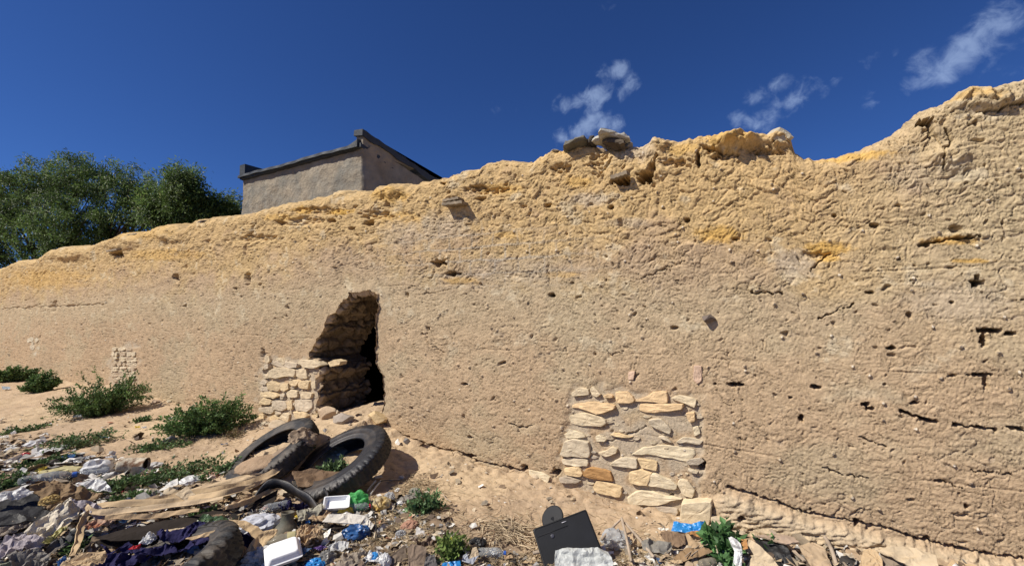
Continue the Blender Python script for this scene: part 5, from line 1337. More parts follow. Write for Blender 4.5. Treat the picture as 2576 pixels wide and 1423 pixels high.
sheet('blue_scrap', 'dull blue strip beside the foam box', 'plastic scrap', C2((465, 1330), (520, 1300), (575, 1302), (510, 1350)), plast('dullblue', (.07, .13, .25)), tilt=25, lift=.05, amp=.006)
sheet('tissue', 'white tissue holding a blue cup at the bottom', 'tissue', C2((920, 1370), (960, 1320), (1050, 1330), (1040, 1380), (980, 1400)), m_white, tilt=30, lift=.03, amp=.02)
blob('blue_cup', 'crushed sky-blue cup on the white tissue', 'cup', 942, 1396, 24, 18, m_blue2, amp=.3, lift=.03)
sheet('flat_rag', 'long brown-grey rag at the bottom left of the tissue', 'rag', C2((720, 1400), (800, 1330), (900, 1320), (960, 1340), (900, 1400), (830, 1440), (700, 1440)), m_taupe, tilt=22, lift=.03, amp=.03)
sheet('cardboard_piece', 'dark brown box side standing right of the tissue wad', 'cardboard', C2((1085, 1362), (1192, 1275), (1206, 1388), (1110, 1440), (1080, 1440)), card('darkbox', (.215, .165, .12)), tilt=60, lift=.01, amp=.004, thick=.006, anchor=(1003, 1420))
sheet('cardboard_piece', 'dark brown flattened box right of the standing box side', 'cardboard', C2((1205, 1300), (1235, 1270), (1335, 1300), (1320, 1400), (1300, 1440), (1215, 1440)), card('darkbox2', (.20, .15, .11)), tilt=42, lift=.04, amp=.006, thick=.006, anchor=(1045, 1410))
sheet('slate_piece', 'slate grey plastic corner between dark box and weeds', 'plastic scrap', C2((1310, 1440), (1330, 1362), (1385, 1340), (1410, 1440)), card('slateg', (.13, .12, .115)), tilt=45, lift=.02, amp=.006)
sheet('rag', 'brown rag lying on soil above the flattened box', 'rag', C2((1235, 1262), (1330, 1230), (1425, 1235), (1390, 1262), (1300, 1295)), card('brag', (.17, .12, .09)), tilt=20, lift=.03, amp=.03)
sheet('blue_carton', 'bright blue carton at the bottom edge left of the monitor', 'carton', C2((1425, 1440), (1440, 1400), (1556, 1385), (1562, 1440)), m_blue2, tilt=45, lift=.02, amp=.004)
sheet('grey_card', 'pale blue-grey folded card above the bright blue carton', 'card', C2((1568, 1390), (1575, 1350), (1600, 1335), (1612, 1375), (1680, 1350), (1640, 1410)), card('bgrey', (.36, .38, .42)), tilt=50, lift=.03, amp=.004)
sheet('grey_card', 'beige pointed card left of the small clear bottle', 'card', C2((1640, 1300), (1665, 1295), (1680, 1340), (1640, 1385), (1618, 1370)), m_card3, tilt=50, lift=.04, amp=.004)
blob('black_bag', 'black plastic bag rolled up behind the pointed beige card', 'plastic bag', 1200, 1362, 44, 24, m_black, amp=.45)
sheet('yellow_film', 'yellow-green film lying in the weeds left of the black bag', 'plastic film', C2((1440, 1240), (1500, 1235), (1520, 1270), (1470, 1290), (1440, 1270)), plast('ygfilm', (.58, .58, .10)), tilt=30, lift=.04, amp=.015)
blob('terracotta_shoe', 'terracotta coloured old shoe at the edge of the straw', 'shoe', 1030, 1320, 44, 26, m_tcotta, amp=.28, rot=10)
ribbon('plastic_spoon', 'white plastic spoon stuck in the litter right of the green bag', 'spoon', [(930, 1252), (943, 1238), (956, 1226)], .02, m_white, [.02, .04, .05], thick=.004)
ribbon('plastic_spoon', 'second white plastic spoon parallel to and above the other', 'spoon', [(922, 1242), (934, 1230), (944, 1222)], .02, m_white, [.02, .03, .04], thick=.004)

# clay jug neck
def jug():
    p = hit(718, 1336) - [0, 0, .055]; M = yaw_frame(p, 0, -8, 4)
    prof = [(.085, 0), (.092, .02), (.088, .06), (.066, .095), (.046, .115), (.040, .15), (.044, .172), (.047, .178), (.041, .18), (.036, .15), (.036, .11), (0, .08)]
    V, F = lathe(prof, 36); V *= .95
    tag(mesh_np('jug', V @ M + p, F, m_olive, smooth=True), 'grimy grey-green jug with open round neck in the middle heap', 'jug')
jug()

# white foam clamshell and tray
def foam_box(px, py, sx, sy, ang, label, tx=0, ty=0, lift=.03):
    p = hit(px, py, lift); M = yaw_frame(p, ang, tx, ty); root = empty('foam_box', p, label, 'food box')
    V, F = rounded_loft([(sx * .42, sy * .42, 0, .012), (sx * .5, sy * .5, .026, .014)]); mesh_np('base', V @ M + p, F, m_foam, smooth=False, parent=root)
    V, F = rounded_loft([(sx * .53, sy * .53, .0275, .012), (sx * .53, sy * .53, .031, .012), (sx * .49, sy * .49, .034, .014), (sx * .44, sy * .42, .058, .02), (sx * .415, sy * .395, .064, .02), (sx * .38, sy * .36, .066, .018)])
    mesh_np('lid', V @ M + p, F, m_foam, smooth=False, parent=root)
foam_box(713, 1402, .185, .16, 6, 'clean white foam food box lying closed at the bottom of the heap', tx=14, ty=-6, lift=.05)
def foam_tray():
    p = hit(846, 1272, .05); M = yaw_frame(p, -4, 22, 4); a, b = .085, .055
    V1, F1 = rounded_loft([(a * .8, b * .8, 0, .012), (a, b, .03, .014), (a * 1.05, b * 1.07, .031, .014), (a * 1.05, b * 1.07, .034, .014), (a * .96, b * .94, .034, .013), (a * .78, b * .76, .005, .012)])
    tag(mesh_np('foam_tray', V1 @ M + p, F1, m_foam, smooth=False), 'open white foam tray left of the green bag', 'food tray')
foam_tray()

# rusty tin can, open end to the right
def can():
    p = hit(335, 1170, .06); M = lying_frame(p, -28, -4)
    V, F = lathe([(.0, -.11), (.062, -.11), (.066, -.108), (.064, -.09), (.066, -.03), (.064, -.025), (.066, 0), (.066, .1), (.069, .108), (.066, .11), (.062, .107), (.06, -.10), (0, -.10)], 40)
    root = empty('tin_can', p, 'rust-speckled cream tin can lying open on the soil between weeds', 'tin can')
    mesh_np('body', V @ M + p, F, m_rust, smooth=True, parent=root)
    V, F = lathe([(.0, -.095), (.058, -.095), (.0585, .09), (.0575, .09), (.057, -.093), (0, -.093)], 32); mesh_np('inside', V @ M + p, F, M_room, smooth=True, parent=root)  # near-black lining paints the darkness inside the can
can()

# brown sandal
def sandal():
    p = hit(592, 1404, .07); M = yaw_frame(p, 62, 30, 8); root = empty('sandal', p, 'brown strappy sandal beside the white bags at the bottom edge', 'sandal')
    o = [(-.12, .0), (-.11, .03), (-.06, .035), (0, .028), (.06, .042), (.10, .04), (.125, .0), (.10, -.035), (.05, -.04), (0, -.028), (-.06, -.03), (-.11, -.026)]
    o = np.array(spline(o + [o[0]], 48))[:-1]; n = len(o); V = []
    for z, s in ((0, .97), (.018, 1), (.022, .96), (.018, .6)): V += [(x * s, y * s, z + .012 * (abs(x) / .12) ** 2) for x, y in o]
    F = [(i * n + j, i * n + (j + 1) % n, (i + 1) * n + (j + 1) % n, (i + 1) * n + j) for i in range(3) for j in range(n)] + [tuple(range(n))[::-1], tuple(3 * n + j for j in range(n))]
    V = np.array(V) * .8; m = card('leather', (.22, .16, .11), dust=.2); mesh_np('sole', V @ M + p, F, m, parent=root)
    for x in (.045, .015, -.05):
        S = spline([(x, -.033, .015), (x + .01, -.02, .045), (x + .012, .015, .05), (x, .035, .015)], 12); V, F = tube(np.array(S) * .8, .006, 6); mesh_np('strap', V @ M + p, F, m_card2, parent=root)
sandal()

# wires and twigs
def wire(name, label, cat, pts, lifts, rad, m, n=40, k=6, taper=1.0):
    P = [hit(x, y) + [0, 0, l] for (x, y), l in zip(pts, lifts)]; S = spline(P, n)
    mb = MB(); mb.add(*tube(S, np.linspace(rad, rad * taper, n), k)); return tag(mb.obj(name, m, smooth=True), label, cat)
wire('black_wire', 'thin black wire looping round the bag of bread scraps', 'wire', C2((1195, 872), (1130, 905), (1040, 932), (975, 980), (955, 1050), (962, 1110), (985, 1170), (998, 1230), (985, 1290)), [.02, .06, .09, .10, .11, .10, .08, .05, .01], .0035, m_black)
wire('twig', 'short pale forked twig on the soil right of the weeds', 'twig', C2((1440, 960), (1460, 985), (1495, 1005)), [.02, .015, .01], .004, M_wood)
wire('black_wire', 'dark bent wire left of the small clear bottle', 'wire', C3((45, 1400), (90, 1330), (115, 1280), (60, 1268), (20, 1290)), [.0, .05, .08, .07, .04], .004, m_card2)

# ---------------------------------------------------------------- monitor
def monitor():
    p0, n = fit_plane(1432, 1425, 52, .0)
    r, u, v = cam_frame(p0)
    def pt(x, y): d = ray(x, y); t = ((p0 - CAM) @ n) / (d @ n); return CAM + d * t
    c = [pt(*q) for q in C3((368, 1176), (724, 1042), (868, 1302))]
    X = c[1] - c[0]; Wd = np.linalg.norm(X); X /= Wd; Y = c[2] - c[1]; Y -= X * (X @ Y); Hh = np.linalg.norm(Y); Y /= Hh; Hh = min(Hh * 1.08, Wd * .85)
    Zn = np.cross(X, Y); Zn *= np.sign(Zn @ (CAM - p0))
    ctr = c[0] + X * Wd / 2 + Y * Hh / 2
    M = np.stack([X, Y, Zn])
    root = empty('computer_monitor', hit(1440, 1415), 'black computer monitor thrown down leaning back with its screen side hidden', 'monitor')
    a, b = Wd / 2, Hh / 2
    V, F = rounded_loft([(a, b, -.035, .012), (a * 1.0, b, -.006, .012), (a * .985, b * .98, 0, .014), (a * .95, b * .94, .002, .012), (a * .945, b * .935, -.001, .010)], 6)
    mesh_np('housing', V @ M + ctr, F, m_monitor, smooth=False, parent=root)
    q = ctr + X * (.02) - Y * b * .80 + Zn * .0015
    V, F = boxv((0, 0, 0), .03, .004, .002); mesh_np('badge', V @ M + q, F, m_silver, parent=root)
    q = ctr - X * a * .42 - Y * b * .42 + Zn * .0005; V, F = lathe([(0, -.002), (.011, -.002), (.011, .002), (.009, .0028), (0, .0028)], 24); mesh_np('logo_disc', V @ M + q, F, mat('dull_disc', (.06, .06, .075), rough=.3, bump=0), parent=root)
    q = ctr - X * a * .35 - Y * b * .60 + Zn * .0005; V, F = boxv((0, 0, 0), Wd * .55, .0015, .002); mesh_np('trim_line', V @ M + q, F, m_silver if False else m_black, parent=root)
    # round foot sticking up behind
    d0 = pt(*C3((500, 1085))[0]) - Zn * .06; R2 = .075
    V, F = lathe([(0, -.007), (R2, -.007), (R2 * 1.03, 0), (R2, .006), (R2 * .92, .008), (0, .009)], 40)
    r, u, v = cam_frame(d0); nn = v * .8 + u * .35 - r * .5; nn /= np.linalg.norm(nn); xx = np.cross(nn, [0, 0, 1]); xx /= np.linalg.norm(xx)
    mesh_np('stand_foot', V @ np.stack([xx, np.cross(nn, xx), nn]) + d0, F, m_monitor, smooth=False, parent=root)
    V, F = tube([d0, ctr - Zn * .03], .015, 10); mesh_np('stand_neck', V, F, m_monitor, smooth=True, parent=root)
monitor()

# ---------------------------------------------------------------- right foreground
blob('plastic_bag', 'crushed clear bottle-like film bag at the monitor corner', 'plastic bag', 1550, 1352, 72, 46, m_clear, amp=.5, fs=2)
sheet('woven_sack', 'silver-white woven sack in front of the monitor', 'sack', C3((515, 1440), (520, 1322), (600, 1302), (700, 1306), (800, 1298), (870, 1322), (905, 1400), (900, 1440)), m_silversack, tilt=45, lift=.07, amp=.018, anchor=(1465, 1421), folds=(.4, 3, .015))
wire('branch', 'pale branch fork rising from the silver sack', 'branch', C3((830, 1302), (880, 1265), (955, 1215)), [.05, .07, .10], .010, M_wood, taper=.7)
wire('branch', 'pale upright stick below the branch fork', 'branch', C3((962, 1215), (990, 1310), (1025, 1440)), [.11, .08, .04], .009, M_wood)
wire('branch', 'long pale stick slanting right from the branch fork', 'branch', C3((985, 1228), (1080, 1320), (1175, 1412)), [.09, .07, .04], .0095, M_wood)
wire('branch', 'pale stick end poking out left of the silver sack', 'branch', C3((372, 1392), (440, 1380), (520, 1366)), [.05, .05, .05], .011, M_wood)
sheet('crushed_carton', 'grey transparent crushed packet right of the slanting stick', 'packet', C3((1090, 1250), (1120, 1235), (1290, 1270), (1295, 1310), (1240, 1345), (1100, 1310)), plast('greypack', (.34, .32, .28), trans=.2), tilt=40, lift=.04, amp=.02)
sheet('blue_wrapper', 'torn bright blue plastic wrapper below the big square stone', 'wrapper', C8((270, 590), (310, 455), (400, 480), (560, 505), (660, 470), (760, 450), (792, 600), (640, 612), (460, 622)), m_blue2, tilt=50, lift=.07, amp=.016)
sheet('cardboard_piece', 'dark brown card wedge left below the blue wrapper', 'cardboard', C8((95, 640), (180, 600), (460, 640), (480, 780), (370, 850), (190, 760)), m_card2, tilt=40, lift=.05, amp=.008)
sheet('cardboard_piece', 'orange-brown ribbed cardboard flap under the blue wrapper', 'cardboard', C8((520, 640), (560, 612), (790, 600), (930, 700), (930, 790), (800, 800), (700, 700)), m_orange, tilt=42, lift=.06, amp=.012, folds=(.5, 7, .006))
sheet('cardboard_piece', 'tan cardboard triangle between the two brown flaps', 'cardboard', C8((470, 640), (520, 640), (620, 760), (820, 840), (480, 860)), m_card, tilt=45, lift=.05, amp=.006)
sheet('cardboard_piece', 'sloping brown cardboard below the tan triangle', 'cardboard', C8((290, 1000), (480, 860), (820, 850), (880, 910), (600, 1000), (400, 1080)), card('slopecard', (.27, .18, .10)), tilt=28, lift=.04, amp=.01)
sheet('rolled_paper', 'bright white crumpled roll standing among the green leaves', 'paper roll', C8((1110, 700), (1150, 688), (1230, 730), (1290, 790), (1312, 900), (1300, 1140), (1170, 1140), (1200, 900), (1150, 800)), m_white, tilt=60, lift=.06, amp=.015, anchor=(1853, 1421), bulge=.03)
sheet('cardboard_piece', 'large pale yellow cardboard triangle right of the white roll', 'cardboard', C8((1395, 800), (1400, 735), (1440, 730), (1560, 810), (1760, 1000), (1850, 1130), (1370, 1130), (1480, 950)), m_card3, tilt=55, lift=.04, amp=.006, thick=.008, anchor=(1915, 1421))
sheet('cardboard_piece', 'small orange-tan card between white roll and yellow triangle', 'cardboard', C8((1285, 720), (1380, 728), (1395, 860), (1330, 885)), m_orange, tilt=55, lift=.07, amp=.004)
sheet('cardboard_sheet', 'flat pinkish-brown cardboard lid over a dark gap by the wall foot', 'cardboard', C8((1480, 680), (1850, 650), (2060, 690), (2150, 775), (1960, 795), (1650, 715)), card('pinkcard', (.36, .27, .20)), tilt=18, lift=.09, amp=.008, thick=.008)
sheet('black_tarp', 'black void of torn plastic under the pinkish-brown lid', 'shade sheet', C8((1460, 700), (1650, 720), (1960, 800), (2090, 1119), (1850, 1119), (1600, 900)), m_black, tilt=25, lift=.01, amp=.01)  # black sheet added to paint the dark gap under the lid
def board(label, a, b, la, lb, w, t, m):
    p = hit(*a) + [0, 0, la]; q = hit(*b) + [0, 0, lb]; d = q - p; L = np.linalg.norm(d); d /= L; n = np.array([0, 0, 1.0]); s = np.cross(d, n); s /= np.linalg.norm(s); n = np.cross(s, d)
    V = []; F = []; rs = np.random.default_rng(len(label))
    for i in range(14):
        c = p + d * L * i / 13; ww = w * (1 + .1 * rs.standard_normal()); k = c + n * .002 * rs.standard_normal()
        for x, y in ((-1, -1), (1, -1), (1, 1), (-1, 1)): V.append(k + s * x * ww / 2 + n * y * t / 2)
    F = [(i * 4 + j, i * 4 + (j + 1) % 4, (i + 1) * 4 + (j + 1) % 4, (i + 1) * 4 + j) for i in range(13) for j in range(4)] + [(3, 2, 1, 0), (52, 53, 54, 55)]
    mb = MB(); mb.add(np.array(V), F); tag(mb.obj('wooden_board', m), label, 'board')
board('narrow bleached lath sloping right of the yellow triangle', C8((1735, 785))[0], C8((2230, 1150))[0], .08, .04, .018, .008, M_wood)
board('broad grey-brown board sloping beside the bleached lath', C8((2110, 820))[0], C8((2520, 1150))[0], .07, .03, .045, .02, M_oldwood)
wire('branch', 'gnarled pale branch standing near the bottom right', 'branch', C4((612, 1245), (650, 1300), (690, 1370), (722, 1440)), [.08, .06, .05, .02], .012, M_wood)
sheet('cardboard_sheet', 'tan cardboard sheet between broad board and gnarled branch', 'cardboard', C4((470, 1290), (560, 1262), (640, 1300), (700, 1440), (560, 1440)), card('tanc', (.40, .30, .195)), tilt=18, lift=.05, amp=.01)
sheet('cardboard_sheet', 'buckled pale brown cardboard leaf at the bottom right', 'cardboard', C4((980, 1312), (1110, 1298), (1200, 1290), (1380, 1350), (1400, 1440), (1230, 1440)), m_card3, tilt=30, lift=.05, amp=.01, thick=.006, folds=(.9, 2, .015))
sheet('cardboard_sheet', 'grey-brown cardboard leaf under the buckled pale one', 'cardboard', C4((1010, 1335), (1110, 1345), (1220, 1440), (1040, 1440)), card('gbcard', (.25, .20, .15)), tilt=30, lift=.02, amp=.006)
sheet('cardboard_sheet', 'small upright tan card left of the buckled cardboard', 'cardboard', C4((870, 1440), (900, 1312), (940, 1300), (985, 1320), (1025, 1380), (1030, 1440)), m_paper, tilt=40, lift=.03, amp=.01)
sheet('cardboard_sheet', 'low tan cardboard scrap at the far bottom right', 'cardboard', C4((1430, 1440), (1480, 1385), (1600, 1400), (1700, 1440)), m_paper, tilt=20, lift=.02, amp=.01)
bottle('scuffed small bottle under the brown cardboard at the bottom', C8((830, 1070))[0][0], C8((830, 1070))[0][1], .13, .028, 40, m_petb, None, crush=.5, seed=12)
for k, (pts, lab) in enumerate([(C8((480, 1150), (700, 960), (880, 890)), 'thin white stalk arching over the scuffed small bottle'), (C8((860, 850), (920, 960), (960, 1100)), 'thin white stalk dropping beside the green leaves'), (C8((560, 1130), (760, 980), (900, 930), (1000, 980)), 'second thin white stalk crossing the arching one')]):
    wire('dry_stalk', lab, 'dry stalk', pts, [.06] * len(pts), .003, M_wood)

# ---------------------------------------------------------------- stones at the wall foot and on the crest
def gp(px, py, l=0): return hit(px, py, l)
rock('boulder', gp(863, 1052, .02), (.27, .16, .12), (.33, .28, .23), 'grey rounded stone at the sill of the opening', seed=11)
rock('boulder', gp(826, 1040, .04), (.24, .18, .14), (.44, .33, .22), 'tan clay lump left of the grey stone at the sill', seed=12)
rock('boulder', gp(950, 1052, .03), (.20, .18, .14), (.54, .40, .22), 'ochre mud lump at the right jamb of the opening', seed=13)
rock('boulder', gp(700, 1070, .0), (.22, .16, .12), (.46, .37, .26), 'pale fallen stone below the stone-faced jamb', seed=14)
rock('boulder', gp(850, 1028, .02), (.06, .05, .05), (.50, .42, .32), 'small round stone inside the opening', seed=15)
for i, (px, py, s, c) in enumerate([(670, 1068, .10, (.50, .42, .3)), (755, 1066, .09, (.48, .40, .28)), (1345, 1196, .05, (.5, .4, .28)), (1860, 1345, .07, (.46, .38, .27)), (1945, 1352, .06, (.42, .33, .24)), (2060, 1362, .05, (.5, .42, .3)), (895, 1060, .03, (.14, .09, .06)), (880, 1068, .04, (.4, .33, .25)), (1010, 1200, .04, (.6, .52, .4)), (392, 1012, .12, (.36, .27, .2)), (425, 1008, .06, (.58, .5, .36))]):
    lab = ['small stone left of the pale fallen stone', 'small stone right of the pale fallen stone', 'pebble against the wall left of the masonry patch', 'stone chip under the plinth behind the green leaves', 'brown stone chip under the plinth past the green leaves', 'pale stone chip under the plinth above the broad board', 'tiny dark pebble on the slope below the opening', 'grey pebble below the grey sill stone', 'small white stone beside the propped up tyre', 'brown stone at the wall foot behind the biggest bush', 'pale stone at the wall foot between two bushes'][i]
    rock('pebble' if s < .06 else 'stone', gp(px, py, .005), (s * 1.3, s, s * .7), c, lab, seed=20 + i)
def crest(px, py, back=.12): q = wall_pt(px, py); return np.array([q[0], D + back, q[2]])
def slab(label, c, sx, sy, t, colr, tx, ty, seed):
    rs = np.random.default_rng(seed); n = 22; A = np.linspace(0, 2 * math.pi, n, endpoint=False); R = 1 + .22 * rs.standard_normal(n); R = (R + np.roll(R, 1)) / 2
    V = []; 
    for z, k in ((-.5, .86), (-.2, 1.0), (.3, .97), (.5, .88), (.55, .5)): V += [(sx * k * R[i] * math.cos(A[i]) + .006 * rs.standard_normal(), sy * k * R[i] * math.sin(A[i]), t * z + .006 * rs.standard_normal()) for i in range(n)]
    F = [(i * n + j, i * n + (j + 1) % n, (i + 1) * n + (j + 1) % n, (i + 1) * n + j) for i in range(4) for j in range(n)] + [tuple(range(n))[::-1], tuple(4 * n + j for j in range(n))]
    M = np.array((Matrix.Rotation(math.radians(tx), 3, 'X') @ Matrix.Rotation(math.radians(ty), 3, 'Y')).transposed())
    V = np.array(V) @ M + c; tag(mesh_np('flat_stone', V, F, M_stone, color=np.array(colr) * np.ones((len(V), 3)) * rs.uniform(.75, 1.2, (len(V), 1)), smooth=False), label, 'stone')
slab('pale broken slab overhanging the wall crest', crest(1536, 352, .06), .15, .16, .035, (.42, .40, .34), -14, 7, 41)
slab('dark broken slab left of the pale slab on the wall crest', crest(1450, 362, .05), .12, .12, .03, (.17, .16, .13), -10, -12, 42)
slab('blackened stone wedged between the dark and the pale slab', crest(1484, 354, .06), .035, .07, .06, (.07, .06, .05), -20, 20, 43)
slab('dark crust hanging under the pale slab', crest(1546, 364, .0), .09, .06, .04, (.10, .08, .06), -30, 18, 49)
rock('flat_stone', crest(1576, 356, .10), (.07, .1, .06), (.28, .25, .2), 'small stone at the right end of the pale slab', seed=44)
rock('flat_stone', crest(1385, 374, .10), (.08, .1, .03), (.36, .34, .30), 'small grey slab lowest on the crest left of the other slabs', seed=45)
rock('boulder', crest(1962, 338, .06), (.16, .2, .10), (.46, .41, .31), 'pale block at the right end of the raised crest', seed=46)
rock('flat_stone', crest(500, 556, .12), (.35, .2, .03), (.12, .10, .10), 'thin dark sheet on the crest below the smaller tree', seed=47)
rock('flat_stone', crest(322, 588, .12), (.4, .2, .03), (.20, .18, .15), 'thin brown slab on the crest under the large tree', seed=48)
for i, (px, py, a, b) in enumerate([(1545, 368, 40, 16), (1450, 362, 30, 10)]):
    q = wall_pt(px, py); 

# ---------------------------------------------------------------- weeds and bushes
BG = 'green bushes along the wall foot'
weed('bush', 'low green bush at the far left end of the wall foot', 'bush', 30, 945, 100, 42, stems=70, leaves=60, leafL=.055, leafW=.026, c=(.055, .10, .03), seed=1, group=BG)
weed('bush', 'small round green bush second from the left', 'bush', 106, 968, 84, 50, stems=70, leaves=60, leafL=.05, leafW=.024, c=(.055, .105, .032), seed=2, group=BG)
weed('bush', 'widest and largest green bush beside the small stone patch', 'bush', 255, 1010, 215, 98, stems=190, leaves=48, leafL=.042, leafW=.018, c=(.060, .11, .032), seed=3, group=BG)
weed('bush', 'green bush with upright shoots just left of the stone-faced jamb', 'bush', 520, 1058, 225, 88, stems=190, leaves=48, leafL=.04, leafW=.017, c=(.062, .118, .034), seed=4, group=BG)
FL = [(195, 1108, 200, 36, 'creeping weeds below the largest bush'), (60, 1078, 110, 22, 'thin creeping weeds at the left under the second bush'), (110, 1158, 130, 30, 'weeds growing among white scraps at the left'), (20, 1218, 90, 40, 'bright weeds at the left edge above the black sheet'),
      (430, 1198, 250, 38, 'dark broad-leaved weeds right of the tin can'), (300, 1225, 150, 34, 'weeds behind the tent-like sack'), (545, 1185, 110, 30, 'weeds touching the half buried tyre'), (400, 1120, 160, 16, 'sparse seedlings on the bare slope below the upright bush'),
      (360, 1052, 40, 18, 'tiny weed between the two biggest bushes'), (330, 1250, 110, 28, 'weeds above the cardboard strips'), (195, 1372, 50, 26, 'small weed tuft under the tent-like sack'), (765, 1122, 44, 28, 'weed sprig on the dusty sack'), (640, 1178, 60, 24, 'weed sprigs inside the half buried tyre'),
      (500, 1300, 70, 14, 'flattened weed between cardboard and navy rag')]
for i, (px, py, w, h, lab) in enumerate(FL):
    weed('weed', lab, 'weed', px, py, w, h, stems=int(14 + w * .3), leaves=15, leafL=.034, leafW=.02, c=(.055, .10, .035), seed=20 + i, flat=h < 34, group='creeping weeds')
weed('weed', 'leafy weed growing inside the propped up tyre', 'weed', 840, 1178, 80, 34, stems=40, leaves=18, leafL=.035, leafW=.02, c=(.07, .115, .05), seed=50, group='creeping weeds')
weed('weed', 'broad weed patch right of the black wire with orange leaves', 'weed', 1068, 1268, 110, 60, stems=70, leaves=12, leafL=.035, leafW=.02, c=(.065, .12, .05), seed=51, group='creeping weeds')
weed('weed', 'yellow-green weed at the bottom beside the flattened box', 'weed', 1135, 1385, 80, 54, stems=50, leaves=14, leafL=.035, leafW=.02, c=(.10, .15, .04), seed=52, group='creeping weeds')
weed('leafy_plant', 'large-leaved green plant growing around the white roll', 'plant', 1818, 1362, 90, 92, stems=26, leaves=11, leafL=.062, leafW=.042, c=(.05, .12, .04), seed=53)
weed('leafy_plant', 'large-leaved green shoot beside the bleached lath', 'plant', 1930, 1378, 50, 40, stems=9, leaves=7, leafL=.055, leafW=.036, c=(.05, .12, .04), seed=54)
weed('leafy_plant', 'large-leaved green sprout at the bottom left of the white roll', 'plant', 1822, 1412, 70, 40, stems=10, leaves=7, leafL=.06, leafW=.04, c=(.05, .12, .04), seed=55)
weed('dry_weed', 'dead weed tuft at the wall foot under the upright bush', 'weed', 590, 1092, 70, 18, stems=30, leaves=4, leafL=.03, leafW=.01, c=(.20, .15, .09), seed=56)

